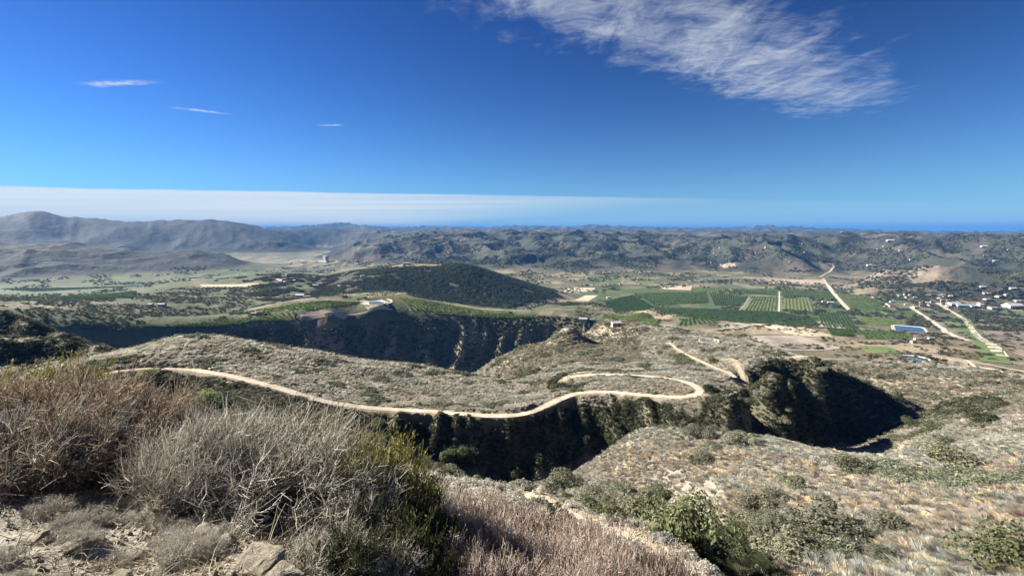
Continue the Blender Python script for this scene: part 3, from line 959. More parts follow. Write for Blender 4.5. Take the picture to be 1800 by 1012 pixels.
class Quad:
    """a four cornered plot on the ground, corners given as seen in the photograph"""
    def __init__(self, c):
        self.c = np.array([hit(*p) for p in c])

    def at(self, u, v):
        a, b, d, e = self.c
        u, v = u[..., None], v[..., None]
        return (a * (1 - u) + b * u) * (1 - v) + (e * (1 - u) + d * u) * v

    def size(self):
        a, b, d, e = self.c
        L = lambda p, q: float(np.hypot(*(p - q)))
        return (L(a, b) + L(d, e)) / 2, (L(a, e) + L(b, d)) / 2


def field(corners, mat, label, lift=.45, cat='field', name='field'):
    q = Quad(corners)
    w, h = q.size()
    n, m = int(np.clip(w / 14, 4, 40)), int(np.clip(h / 14, 4, 40))
    uu, vv = np.meshgrid(np.linspace(0, 1, n + 1), np.linspace(0, 1, m + 1))
    xy = q.at(uu, vv).reshape(-1, 2)
    # uneven edges
    e = ((uu == 0) | (uu == 1) | (vv == 0) | (vv == 1)).ravel()
    xy[e] += np.stack([fbm(xy[e, 0] / 30, xy[e, 1] / 30, 3, 31), fbm(xy[e, 0] / 30, xy[e, 1] / 30, 3, 32)], 1) * 5
    V = np.column_stack([xy, terrain_at(xy[:, 0], xy[:, 1]) + lift])
    i = np.arange(m)[:, None] * (n + 1) + np.arange(n)[None]
    F = np.stack([i, i + 1, i + n + 2, i + n + 1], -1).reshape(-1, 4)
    a, b_, c = V[F[0, 0]], V[F[0, 1]], V[F[0, 2]]
    if np.cross(b_ - a, c - a)[2] < 0:
        F = F[:, ::-1]
    o = bpy.data.objects.new(name, raw_mesh(name, V, F.ravel(), 4, MATS[mat]))
    COL.objects.link(o)
    tag(o, label, cat, None, 'structure')
    return q


ORCHARDS = []      # (quad, row spacing, tree spacing, size, tint, label)
def grove(corners, mat, label, row, gap, size, tint):
    ORCHARDS.append((field(corners, mat, 'ground under the ' + label, .45, 'grove floor', 'grove_floor'), row, gap, size, tint, label))


DK, MD, LT = (.07, .115, .038), (.095, .15, .048), (.15, .21, .062)
grove([(1112, 516), (1240, 513), (1245, 532), (1150, 537)], 'grove_floor', 'broad dark grove left of the lanes', 8, 6.5, 5.6, MD)
grove([(1246, 514), (1315, 519), (1304, 538), (1256, 536)], 'grove_floor', 'dark grove beside the dark lane', 8, 6.5, 5.4, DK)
grove([(1321, 521), (1367, 522), (1366, 547), (1302, 545)], 'light_grove_floor', 'grove with wide rows between two lanes', 11, 6, 5.0, MD)
grove([(1373, 523), (1426, 527), (1433, 548), (1371, 545)], 'light_grove_floor', 'bright young grove with clear rows', 12, 6, 4.8, LT)
grove([(1283, 508), (1368, 508), (1368, 519), (1318, 517)], 'grove_floor', 'green grove below the tan field', 9, 7, 5.4, MD)
grove([(1218, 506), (1277, 506), (1275, 512), (1212, 512)], 'light_grove_floor', 'light green strip of grove beside the bare plot', 10, 7, 5.0, LT)
grove([(1374, 508), (1458, 513), (1472, 527), (1376, 520)], 'grove_floor', 'green grove left of the straight road', 9, 7, 5.6, MD)
grove([(1150, 540), (1368, 549), (1428, 560), (1160, 556)], 'grove_floor', 'long dark grove in the valley middle', 8.5, 6.5, 6.0, DK)
grove([(1180, 557), (1430, 561), (1440, 572), (1310, 568)], 'grove_floor', 'dark grove above the pale strip field', 8.5, 6.5, 6.2, DK)
grove([(1062, 530), (1112, 519), (1147, 538), (1082, 551)], 'grove_floor', 'dark grove between the hill tail and the broad grove', 9, 7, 6.0, DK)
grove([(1442, 576), (1503, 581), (1498, 592), (1462, 589)], 'grove_floor', 'small dark grove below the upper reservoir', 8, 6, 5.4, DK)
grove([(1500, 582), (1570, 585), (1610, 595), (1520, 596)], 'grove_floor', 'scattered dark grove just below the upper reservoir', 11, 9, 5.0, MD)
grove([(1436, 549), (1490, 552), (1508, 578), (1446, 574)], 'grove_floor', 'dark grove left of the upper reservoir', 8, 6, 5.6, DK)
grove([(1466, 514), (1530, 521), (1562, 545), (1500, 545)], 'light_grove_floor', 'light grove right of the straight road', 10, 7, 5.0, MD)
grove([(1500, 560), (1572, 562), (1600, 571), (1530, 574)], 'light_grove_floor', 'light grove above the upper reservoir', 10, 6, 4.6, LT)
grove([(1582, 548), (1605, 545), (1622, 555), (1590, 556)], 'light_grove_floor', 'small light grove by the farm buildings', 9, 6, 4.6, LT)
grove([(1060, 552), (1140, 552), (1160, 562), (1075, 566)], 'light_grove_floor', 'light grove left of the knoll', 9, 7, 4.8, LT)
grove([(1200, 561), (1240, 560), (1262, 568), (1190, 574)], 'grove_floor', 'dark rowed grove on the knoll', 10, 5, 4.4, DK)
grove([(404, 551), (560, 531), (640, 531), (560, 545)], 'light_grove_floor', 'bright grove on the mesa left of the pond', 9, 5.5, 4.8, LT)
grove([(210, 574), (400, 562), (470, 562), (400, 571)], 'light_grove_floor', 'bright grove along the left mesa rim', 8, 5.5, 4.6, LT)
grove([(410, 560), (520, 546), (520, 560), (470, 565)], 'light_grove_floor', 'bright grove beside the pinkish farm yard', 8, 5.5, 4.6, LT)
grove([(700, 525), (770, 532), (870, 549), (720, 546)], 'light_grove_floor', 'bright grove on the mesa right of the pond', 8, 5.5, 4.8, LT)
grove([(760, 550), (880, 550), (960, 556), (880, 558)], 'light_grove_floor', 'bright grove along the right mesa rim', 8, 6, 4.8, LT)
grove([(540, 549), (605, 547), (608, 552), (530, 553)], 'tan_field', 'thin young grove above the pinkish farm yard', 9, 8, 3.0, MD)
grove([(602, 518), (680, 510), (718, 515), (650, 525)], 'tan_field', 'sparse rowed grove at the foot of the middle hill', 14, 7, 4.2, DK)
grove([(80, 516), (240, 513), (232, 524), (100, 526)], 'grove_floor', 'dark green block on the left valley floor', 10, 9, 6.0, DK)
grove([(0, 508), (150, 507), (260, 502), (60, 513)], 'grove_floor', 'long dark grove at the foot of the left ridge', 12, 10, 7.0, DK)

for corners, mat, label in (
        ([(1325, 491), (1448, 492), (1452, 500), (1345, 499)], 'tan_field', 'long tan field at the foot of the hills'),
        ([(1165, 502), (1217, 502), (1214, 510), (1160, 508)], 'pale_field', 'small pale bare plot beside the light green grove'),
        ([(1290, 564), (1345, 567), (1462, 592), (1400, 591)], 'pale_field', 'long pale strip field below the dark groves'),
        ([(1418, 561), (1480, 570), (1505, 584), (1426, 578)], 'pink_field', 'reddish bare slope right of the pale strip field'),
        ([(1000, 506), (1046, 506), (1044, 511), (985, 513)], 'pale_field', 'small pale field right of the shaded hill'),
        ([(1030, 519), (1052, 519), (1034, 529), (1008, 528)], 'pale_field', 'pale slanting plot at the tail of the shaded hill'),
        ([(1108, 543), (1141, 545), (1138, 550), (1108, 548)], 'pale_field', 'tiny pale clearing left of the long dark grove'),
        ([(1722, 556), (1830, 560), (1830, 640), (1772, 618)], 'brown_field', 'brown bare field at the right edge'),
        ([(1634, 624), (1699, 635), (1716, 649), (1650, 640)], 'tan_field', 'tan field right of the round reservoir'),
        ([(1722, 645), (1830, 658), (1830, 672), (1752, 660)], 'pale_field', 'pale tan field at the right edge'),
        ([(1643, 556), (1700, 557), (1713, 580), (1690, 584)], 'green_field', 'square green field beside the wide pale road'),
        ([(1693, 586), (1716, 583), (1776, 640), (1722, 636)], 'green_field', 'long green field beside the sandy wash'),
        ([(1495, 547), (1555, 548), (1575, 558), (1510, 560)], 'green_field', 'dull green field below the light grove'),
        ([(1506, 608), (1560, 610), (1600, 622), (1530, 622)], 'green_field', 'green strip left of the round reservoir'),
        ([(1310, 590), (1415, 592), (1490, 612), (1370, 616)], 'mowed_field', 'grey ploughed slope with curved rows'),
        ([(1262, 570), (1300, 567), (1330, 572), (1270, 578)], 'mowed_field', 'small grey ploughed plot on the knoll'),
        ([(1110, 490), (1148, 492), (1150, 499), (1118, 498)], 'green_field', 'bright green lawn among the valley trees'),
        ([(1050, 488), (1090, 490), (1088, 496), (1056, 495)], 'green_field', 'small green meadow below the bare hill'),
        ([(626, 529), (672, 527), (684, 531), (640, 537)], 'pale_field', 'pale bank round the mesa pond'),
        ([(640, 540), (684, 537), (680, 543), (650, 547)], 'pale_field', 'pale bare yard below the mesa pond'),
        ([(526, 553), (612, 555), (604, 561), (530, 565)], 'pink_field', 'pinkish bare farm yard on the mesa edge'),
        ([(1265, 464), (1292, 463), (1294, 469), (1272, 471)], 'tan_field', 'pale clearing on the dark grove hillside'),
        ([(350, 500), (460, 498), (470, 503), (360, 506)], 'pale_field', 'pale fields in the left valley'),
        ([(470, 505), (560, 500), (560, 506), (480, 511)], 'green_field', 'light green field below the wooded foothill'),
        ([(1700, 545), (1760, 543), (1830, 550), (1740, 553)], 'green_field', 'green plots by the far right farm roofs')):
    field(corners, mat, label, .55)
# ploughed rows on the grey slope: ridges of earth, far too many to count
q = Quad([(1312, 591), (1413, 593), (1486, 611), (1371, 615)])
w, h = q.size()
V, F = [], []
nrow = 34
for k in range(nrow):
    u = np.linspace(.01, .99, 26)
    v = np.full(26, (k + .5) / nrow) + .035 * np.sin(u * 7 + .4)
    xy = q.at(u, np.clip(v, 0, 1))
    t = np.gradient(xy, axis=0)
    nrm = np.stack([-t[:, 1], t[:, 0]], 1) / np.hypot(*t.T)[:, None]
    z = terrain_at(xy[:, 0], xy[:, 1])
    b = len(V)
    for off, up_ in ((-1.6, .5), (0, 1.15), (1.6, .5)):
        V += list(np.column_stack([xy + nrm * off, z + up_]))
    for i in range(25):
        for c in (0, 26):
            F.append((b + c + i, b + c + i + 1, b + c + 27 + i, b + c + 26 + i))
o = mesh_obj('vine_rows', V, F, MATS['mowed_field'])
tag(o, 'curved rows of dormant vines on the grey slope', 'vine rows', None, 'stuff')

# ------------------------------------------------------------------ reservoirs
m, t, b = new_mat('water', .08)
b.inputs['Base Color'].default_value = (.05, .085, .11, 1)
b.inputs['Specular IOR Level'].default_value = .5
t.link(t.n('ShaderNodeBump', {'Height': t.noise(world_pos(t), .6, 3.0), 'Strength': .15, 'Distance': .2}).outputs[0], b.inputs['Normal'])
m, t, b = new_mat('green_water', .12)
b.inputs['Base Color'].default_value = (.16, .24, .22, 1)
b.inputs['Specular IOR Level'].default_value = .5
ground_mat('liner', (.50, .50, .46), (.60, .60, .56), .2)
ground_mat('grey_liner', (.20, .22, .23), (.27, .29, .30), .2)
ground_mat('bank', (.30, .25, .18), (.40, .33, .24), .2)


def reservoir(k_, water, liner, label, square=.0, turn=0., bank_h=1.6, fill=-.35):
    x0, y0, z0, ra, rb = POND_AT[k_]
    fx, fy = x0 / math.hypot(x0, y0), y0 / math.hypot(x0, y0)
    N = 40
    def ringpts(k, z):
        o = []
        for i in range(N):
            a = 2 * math.pi * i / N
            c, s = math.cos(a), math.sin(a)
            e = 2 / (2 + square * 6)
            c, s = math.copysign(abs(c) ** e, c), math.copysign(abs(s) ** e, s)
            u, v = (c * math.cos(turn) - s * math.sin(turn)) * ra * k, (c * math.sin(turn) + s * math.cos(turn)) * rb * k
            x, y = x0 + fy * u + fx * v, y0 - fx * u + fy * v
            o.append((x, y, z if z is not None else float(terrain_at(x, y)) - 1.0))
        return o
    zt = max(float(terrain_at(x, y)) for x, y, _ in ringpts(1.0, 0)) + bank_h * .5
    e = bpy.data.objects.new('reservoir', None)
    e.location = (x0, y0, z0)
    COL.objects.link(e)
    tag(e, label, 'reservoir', None, 'structure')
    def band(nm, rings, mat):
        V = [(x - x0, y - y0, z - z0) for r_ in rings for x, y, z in r_]
        F = [(k * N + i, k * N + (i + 1) % N, (k + 1) * N + (i + 1) % N, (k + 1) * N + i) for k in range(len(rings) - 1) for i in range(N)]
        mesh_obj(nm, V, F, MATS[mat], e, False)
    band('bank', [ringpts(1.22, None), ringpts(1.06, zt), ringpts(1.0, zt)], 'bank')
    band('liner', [ringpts(1.0, zt + .05), ringpts(.94, zt + .03), ringpts(.80, zt - 2.4)], liner)
    w_ = ringpts(.80 + (fill + 2.4) * .05, zt + fill)
    V = [(x - x0, y - y0, z - z0) for x, y, z in w_] + [(0, 0, zt + fill - z0)]
    mesh_obj('water', V, [(i, (i + 1) % N, N) for i in range(N)], MATS[water], e)


reservoir(0, 'water', 'liner', 'long blue reservoir with a pale rim below the light grove', .6, .12)
reservoir(1, 'water', 'liner', 'oval reservoir with a white rim above the right ravine', .05, .1)
reservoir(2, 'green_water', 'liner', 'milky green pond behind the plateau', .15)
reservoir(3, 'water', 'liner', 'blue pond on the mesa among groves', .3)
# ------------------------------------------------------------------ plants
def leaf_mat(name, rough=.8, var=.35, trans=True):
    m, t, b = new_mat(name, rough)
    at = t.n('ShaderNodeAttribute', attribute_name='tint', attribute_type='INSTANCER').outputs['Color']
    rnd = t.n('ShaderNodeObjectInfo').outputs['Random']
    vt = t.n('ShaderNodeAttribute', attribute_name='shade').outputs['Fac']
    f = t.math('MULTIPLY', t.math('ADD', 1 - var, t.math('MULTIPLY', rnd, 2 * var)), t.math('ADD', .62, t.math('MULTIPLY', vt, .76)))
    mul = t.n('ShaderNodeVectorMath', {0: at}, operation='SCALE')
    t.link(f, mul.inputs['Scale'])
    t.link(mul.outputs[0], b.inputs['Base Color'])
    tl = t.n('ShaderNodeBsdfTranslucent', {'Color': mul.outputs[0]})
    mx = t.n('ShaderNodeMixShader', {0: .42, 1: b.outputs[0], 2: tl.outputs[0]})
    out = [q for q in m.node_tree.nodes if q.type == 'OUTPUT_MATERIAL'][0]
    t.link(mx.outputs[0], out.inputs['Surface'])
    return m


leaf_mat('brush')
m, t, b = new_mat('bark', .9)
t.link(t.mix(t.noise(t.n('ShaderNodeTexCoord').outputs['Object'], 9.0, 4.0), (.09, .07, .05), (.20, .17, .13)), b.inputs['Base Color'])


def brush_mesh(name, n, seed, up=.25, leaf=.16, flat=.75, blade=False, lobes=5):
    """clump of small leaf faces (or thin blades) filling a lumpy dome of radius 1"""
    g = np.random.default_rng(seed)
    cen = np.column_stack([g.normal(0, .42, lobes), g.normal(0, .42, lobes), g.uniform(.25, .62, lobes)])
    rad = g.uniform(.38, .62, lobes)
    k = g.integers(0, lobes, n)
    d = g.normal(size=(n, 3))
    d[:, 2] = np.abs(d[:, 2]) * .9 - .25
    d /= np.linalg.norm(d, axis=1)[:, None]
    rr = g.uniform(.55, 1.0, n) ** .5
    p = cen[k] + d * (rad[k] * rr)[:, None]
    p[:, 2] = np.maximum(p[:, 2] * flat, .02)
    if blade:
        base = np.column_stack([p[:, 0] * .45, p[:, 1] * .45, p[:, 2] * .25 + .0])
        ax = p - base
        side = np.cross(ax, g.normal(size=(n, 3)))
        side /= np.linalg.norm(side, axis=1)[:, None] + 1e-9
        side *= (leaf * g.uniform(.5, 1.2, n))[:, None]
        V = np.stack([base - side * .6, base + side * .6, base + ax * .65 + side, p], 1)
    else:
        nrm = d + g.normal(0, .6, (n, 3)) + np.array([0, 0, up])
        nrm /= np.linalg.norm(nrm, axis=1)[:, None]
        a = np.cross(nrm, g.normal(size=(n, 3)))
        a /= np.linalg.norm(a, axis=1)[:, None]
        b = np.cross(nrm, a)
        s = (leaf * g.uniform(.6, 1.4, n))[:, None]
        V = np.stack([p - a * s, p - b * s * .6, p + a * s, p + b * s * .6], 1)
    V = V.reshape(-1, 3)
    L = np.arange(len(V), dtype=np.int32)
    me = raw_mesh(name, V, L, 4, MATS['brush'], False)
    sh = me.attributes.new('shade', 'FLOAT', 'POINT')
    sh.data.foreach_set('value', np.repeat(g.uniform(0, 1, n), 4).astype(np.float32))
    return me


def mound_mesh(name, seed, sub=2, rough=.32):
    """small dense bush seen from far: a ragged dome of a few dozen faces"""
    import bmesh
    bm = bmesh.new()
    bmesh.ops.create_icosphere(bm, subdivisions=sub, radius=1)
    g = np.random.default_rng(seed)
    off = g.uniform(0, 50, 3)
    co = np.array([v.co for v in bm.verts])
    n1 = perlin(co[:, 0] * 1.6 + off[0], co[:, 1] * 1.6 + co[:, 2] * 1.3 + off[1], seed)
    k = 1 + n1 * .7 + g.uniform(-rough, rough, len(co))
    for v, s in zip(bm.verts, k):
        v.co = v.co * s
        v.co.z = max(v.co.z * .62 + .33, -.12)
    me = bpy.data.meshes.new(name)
    bm.to_mesh(me)
    bm.free()
    me.materials.append(MATS['brush'])
    sh = me.attributes.new('shade', 'FLOAT', 'POINT')
    sh.data.foreach_set('value', g.uniform(.2, .8, len(me.vertices)).astype(np.float32))
    return me


PROTO = {}
def proto(kind, meshes):
    c = bpy.data.collections.new(kind)
    for i, me in enumerate(meshes):
        c.objects.link(bpy.data.objects.new('%s_%s' % (kind, 'abcdefgh'[i]), me))
    PROTO[kind] = (c, meshes)


proto('mound', [mound_mesh('bush_mound', 900 + i, 2) for i in range(5)])
proto('brush', [brush_mesh('brush_clump', 130, 910 + i, .3, .15) for i in range(4)])
proto('dry', [brush_mesh('dry_clump', 150, 920 + i, .3, .045, .8, True) for i in range(4)])
proto('leafy', [brush_mesh('leafy_clump', 420, 930 + i, .3, .09) for i in range(4)])
proto('twiggy', [brush_mesh('twiggy_clump', 420, 940 + i, .3, .022, .85, True, 7) for i in range(4)])
proto('tree', [brush_mesh('tree_clump', 150, 950 + i, .2, .17, 1.15, False, 6) for i in range(4)])


def stuff_points(name, label, cat, pts, kinds, scale, tint, rot=None):
    """one object made of many plants: points that each carry a copy of a plant mesh"""
    n = len(pts)
    if n == 0:
        return
    cnames = sorted(set(kinds))
    g = np.random.default_rng(n)
    ng = bpy.data.node_groups.new(name, 'GeometryNodeTree')
    ng.interface.new_socket('Geometry', in_out='INPUT', socket_type='NodeSocketGeometry')
    ng.interface.new_socket('Geometry', in_out='OUTPUT', socket_type='NodeSocketGeometry')
    N, Lk = ng.nodes, ng.links
    gi, go = N.new('NodeGroupInput'), N.new('NodeGroupOutput')
    join = N.new('GeometryNodeJoinGeometry')
    def attr(nm, typ):
        a = N.new('GeometryNodeInputNamedAttribute')
        a.data_type = typ
        a.inputs['Name'].default_value = nm
        return a.outputs['Attribute']
    for ci, cn in enumerate(cnames):
        inf = N.new('GeometryNodeCollectionInfo')
        inf.inputs['Collection'].default_value = PROTO[cn][0]
        inf.inputs['Separate Children'].default_value = True
        inf.inputs['Reset Children'].default_value = True
        ip = N.new('GeometryNodeInstanceOnPoints')
        ip.inputs['Pick Instance'].default_value = True
        cmpn = N.new('FunctionNodeCompare')
        cmpn.data_type, cmpn.operation = 'INT', 'EQUAL'
        Lk.new(attr('kind_index', 'INT'), cmpn.inputs[2])
        cmpn.inputs[3].default_value = ci
        e2r = N.new('FunctionNodeEulerToRotation')
        Lk.new(attr('turn', 'FLOAT_VECTOR'), e2r.inputs[0])
        Lk.new(gi.outputs[0], ip.inputs['Points'])
        Lk.new(cmpn.outputs[0], ip.inputs['Selection'])
        Lk.new(inf.outputs[0], ip.inputs['Instance'])
        Lk.new(attr('pick', 'INT'), ip.inputs['Instance Index'])
        Lk.new(e2r.outputs[0], ip.inputs['Rotation'])
        Lk.new(attr('size', 'FLOAT_VECTOR'), ip.inputs['Scale'])
        Lk.new(ip.outputs[0], join.inputs[0])
    Lk.new(join.outputs[0], go.inputs[0])
    me = bpy.data.meshes.new(name)
    me.vertices.add(n)
    me.vertices.foreach_set('co', np.asarray(pts, np.float32).ravel())
    kin = np.array([cnames.index(k) for k in kinds]) if not isinstance(kinds, np.ndarray) else np.searchsorted(cnames, kinds)
    for nm, typ, key, val in (('kind_index', 'INT', 'value', kin.astype(np.int32)), ('pick', 'INT', 'value', g.integers(0, 4, n).astype(np.int32)),
                              ('turn', 'FLOAT_VECTOR', 'vector', (np.column_stack([g.normal(0, .12, n), g.normal(0, .12, n), g.uniform(0, 6.28, n)]) if rot is None else rot).astype(np.float32).ravel()),
                              ('size', 'FLOAT_VECTOR', 'vector', np.asarray(scale, np.float32).ravel())):
        a = me.attributes.new(nm, typ, 'POINT')
        a.data.foreach_set(key, val)
    vcol(me, 'tint', np.asarray(tint, np.float32))
    o = bpy.data.objects.new(name, me)
    COL.objects.link(o)
    md = o.modifiers.new('plants', 'NODES')
    md.node_group = ng
    return tag(o, label, cat, None, 'stuff')


def single(name, kind, pos, size, tint, label, cat, group, k=0, turn=0.):
    o = bpy.data.objects.new(name, PROTO[kind][1][k % len(PROTO[kind][1])])
    COL.objects.link(o)
    o.location = pos
    o.scale = size
    o.rotation_euler = (0, 0, turn)
    o['tint'] = [float(c) for c in tint]
    return tag(o, label, cat, group)


def grid_val(A, x, y):
    r = np.hypot(x, y)
    i = np.clip(np.searchsorted(LR, np.log(r)), 0, len(LR) - 1)
    j = np.clip(np.searchsorted(AZ, np.arctan2(x, y)), 0, len(AZ) - 1)
    return A[i, j]


def in_view(x, y):
    return np.abs(np.arctan2(x, y)) < R(52)


def pick_tint(g, n, cols, weights, var=.12):
    cols = np.array(cols)
    w = np.array(weights, float)
    k = np.array([g.choice(len(cols), p=w / w.sum())]) if n == 1 else g.choice(len(cols), n, p=w / w.sum())
    return np.clip(cols[k] * (1 + g.normal(0, var, (n, 1))), .01, .8)


GREY, OLIVE, DARK, BROWN, TAN, SAGE, STRAW, PALE = ((.195, .18, .135), (.105, .105, .058), (.045, .052, .028), (.185, .125, .088), (.31, .245, .165),
                                                    (.15, .16, .115), (.40, .325, .205), (.28, .255, .205))

# --- brush on the near hillsides
g = np.random.default_rng(21)
NB = 620000
az = g.uniform(R(-52), R(52), NB)
rr = np.exp(g.uniform(math.log(20), math.log(640), NB))
x, y = rr * np.sin(az), rr * np.cos(az)
keep = g.uniform(0, 1, NB) < np.clip((rr / 190) ** 2, .0, 1)
keep &= grid_val(TRACK_D, x, y) > np.where((rr > 120) & (grid_val(slope_y, x, y) < .4), 1.3, .35)
x, y, rr, az = x[keep], y[keep], rr[keep], az[keep]
keep = seen(x, y, 1.2) > -1.5
x, y, rr, az = x[keep], y[keep], rr[keep], az[keep]
n = len(x)
slope_t = np.gradient(GZ, axis=1) / np.maximum(np.gradient(GA, axis=1) * GR, 1e-6)
slope_v = np.hypot(grid_val(slope_y, x, y), grid_val(slope_t, x, y))
patch = fbm(x / 18, y / 18, 3, 201)
patch2 = fbm(x / 70, y / 70, 3, 202)
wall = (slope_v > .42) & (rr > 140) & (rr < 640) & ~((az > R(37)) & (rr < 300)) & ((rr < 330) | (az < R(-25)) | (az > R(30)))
rs = grid_val(right_slope, x, y) > .5
fr_ = grid_val(far_right, x, y) > .5
kn = grid_val(knob, x, y) > .5
bright = grid_val(ground[..., 0], x, y)
dens = np.where(wall, .95, np.where(rs, .8, np.where(fr_, .5, np.where(kn, .6, .60))))
dens = dens * np.where(bright > .43, .25, 1) * np.clip(1 + patch * .9, .2, 1.4)
keep = g.uniform(0, 1, n) < dens
x, y, rr, az, slope_v, patch, patch2, wall, rs, fr_, kn = (a[keep] for a in (x, y, rr, az, slope_v, patch, patch2, wall, rs, fr_, kn))
n = len(x)
mixv = sm(fbm(x / 9, y / 9, 3, 203) + g.normal(0, .22, n), -.4, .4)[:, None]
tint = (np.array((.32, .31, .255)) * (1 - mixv) + np.array((.52, .495, .42)) * mixv) * (1 + g.normal(0, .07, (n, 1)))
brn = (fbm(x / 30, y / 30, 3, 204) + g.normal(0, .2, n)) > .35
tint[brn] *= np.array((1.0, .92, .84))
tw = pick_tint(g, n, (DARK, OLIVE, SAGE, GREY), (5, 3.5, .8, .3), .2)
tr = pick_tint(g, n, (TAN, PALE, BROWN, SAGE, STRAW, GREY), (2, 4, .6, 1.5, 2, 2), .1) * np.array((1.38, 1.55, 1.76))
tf = pick_tint(g, n, (TAN, GREY, PALE, OLIVE, SAGE), (1, 2.5, 3, .5, 1.5)) * 1.3
tint[fr_ | kn] = tf[fr_ | kn]
tint[rs] = tr[rs]
pinkish = rs & (patch2 > .0)
tint[pinkish] *= np.array((1.04, .96, .92))
green = rs & (patch > .33)
tint[green] = pick_tint(g, int(green.sum()), (SAGE, OLIVE), (3, 1)) * 1.35
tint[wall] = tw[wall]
greenl = (~rs) & (~wall) & (patch > .28)
tint[greenl] = pick_tint(g, int(greenl.sum()), (OLIVE, SAGE), (2, 3)) * 1.2
size = np.clip(rr * .0042, .68, 1.9) * g.uniform(.55, 1.4, n)
size *= np.where(wall, 1.15, 1) * np.where(green | greenl, 1.3, 1) * np.where(rs, 1.15, 1)
hgt = size * np.where(wall, g.uniform(.9, 1.4, n), np.where(rs, g.uniform(.5, .85, n), g.uniform(.6, 1.15, n)))
kind = np.where(rr > 700, 'mound', np.where(wall | green | greenl, 'brush', np.where(rs | (tint[:, 0] > .15), 'dry', 'brush')))
ra_ = np.array([(ray(px, py)[0], r_) for px, py, r_ in ROAD[:16]])
hollow = (az < ra_[-1, 0]) & (rr > 130) & (rr < np.interp(az, ra_[:, 0], ra_[:, 1])) & ~wall
hm_ = hollow & (patch2 + g.normal(0, .2, n) < .25)
tint[hm_] = pick_tint(g, int(hm_.sum()), (OLIVE, DARK, SAGE, GREY), (4, 2.5, 1.5, 1), .18)
size = np.where(hm_, size * g.uniform(1, 1.7, n), size)
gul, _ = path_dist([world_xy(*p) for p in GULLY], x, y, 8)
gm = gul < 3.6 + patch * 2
tint[gm] = pick_tint(g, int(gm.sum()), (DARK, (.06, .07, .035), OLIVE), (4, 3, 1))  # dark tints stand in for the deep shadow along the gully floor
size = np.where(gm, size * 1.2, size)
size = np.where(rr < 36, size * .7, size)
kind = np.where((rr < 36) & (kind == 'dry'), 'leafy', kind)
kind = np.where((rr < 75) & (kind == 'dry'), 'twiggy', np.where((rr < 75) & (kind == 'brush'), 'leafy', kind))
z = terrain_at(x, y) - .05 * size
app = size / rr * (seen(x, y, 1.0) > .1) * (np.abs(az) < R(47.5)) * (ray(900, 1000)[1] * 1.0 < (z / rr))
order = np.argsort(-app)
top_n = order[:300]
rest = np.ones(n, bool)
rest[top_n] = False
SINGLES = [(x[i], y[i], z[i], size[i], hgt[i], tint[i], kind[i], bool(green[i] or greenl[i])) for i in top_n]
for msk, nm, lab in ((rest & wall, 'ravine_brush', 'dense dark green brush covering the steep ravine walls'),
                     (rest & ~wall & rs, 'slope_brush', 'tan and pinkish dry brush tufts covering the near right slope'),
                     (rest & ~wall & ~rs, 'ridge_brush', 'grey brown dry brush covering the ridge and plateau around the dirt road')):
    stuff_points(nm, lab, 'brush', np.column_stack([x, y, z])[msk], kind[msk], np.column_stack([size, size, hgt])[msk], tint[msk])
SHRUB_TODO = []
for i, (sx, sy, sz, s, h, c, kd, gr) in enumerate(SINGLES):
    lab, grp = (('small green shrub among dry tufts on the near slope', 'green shrubs on the near slope') if gr else
                ('low pale reddish brown tuft on the near slope', 'brown tufts on the near slope') if c[0] > c[1] * 1.25 else
                ('low grey dry tuft on the near slope', 'grey tufts on the near slope'))
    SHRUB_TODO.append((kd, (sx, sy, sz), s, h, c, lab.split(' on the')[0].split(' among')[0], grp, i))

# --- larger bushes and small trees that stand out one by one: (px, py of the foot, distance, width in px, height ratio, tint, label)
def bush_mesh(seed, n=3000, leaf=.055):
    return brush_mesh('bush_crown', n, seed, .35, leaf, 1.0, False, 11)


BUSH = [bush_mesh(970 + i) for i in range(4)]
def trunk_mesh(seed):
    g = np.random.default_rng(seed)
    V, F = [], []
    for k in range(5):
        a = g.uniform(0, 6.28)
        l = g.uniform(.12, .5)
        p0, p1, p2 = np.array((0, 0, -.15)), np.array((math.cos(a) * l * .4, math.sin(a) * l * .4, .25)), np.array((math.cos(a) * l, math.sin(a) * l, g.uniform(.5, .8)))
        b = len(V)
        for p, rd in ((p0, .05), (p1, .035), (p2, .012)):
            for q in range(5):
                V.append((p[0] + rd * math.cos(q * 1.2566), p[1] + rd * math.sin(q * 1.2566), p[2]))
        for r_ in range(2):
            for q in range(5):
                F.append((b + r_ * 5 + q, b + r_ * 5 + (q + 1) % 5, b + r_ * 5 + 5 + (q + 1) % 5, b + r_ * 5 + 5 + q))
    me = bpy.data.meshes.new('trunk')
    me.from_pydata(V, [], F)
    me.update()
    me.materials.append(MATS['bark'])
    return me


TRUNK = [trunk_mesh(980 + i) for i in range(3)]
def bush(px, py, wpx, hk, tint, label, name='bush', cat='bush', group=None, r=None, seed=None):
    if r is None:
        x, y = hit(px, py)
    else:
        a, s = ray(px, py)
        x, y = r * math.sin(a), r * math.cos(a)
    d = math.hypot(x, y)
    half = wpx / 2 / F_PX * d * 1.0
    e = bpy.data.objects.new(name, None)
    COL.objects.link(e)
    e.location = (x, y, float(terrain_at(x, y)))
    k = int(px * 7 + py) if seed is None else seed
    e.rotation_euler = (0, 0, k * 1.7)
    e.scale = (half, half, half * hk)
    tag(e, label, cat, group)
    c = bpy.data.objects.new('crown', BUSH[k % 4])
    COL.objects.link(c)
    c.parent = e
    c['tint'] = [float(v) for v in tint]
    t_ = bpy.data.objects.new('trunk', TRUNK[k % 3])
    COL.objects.link(t_)
    t_.parent = e
    return e


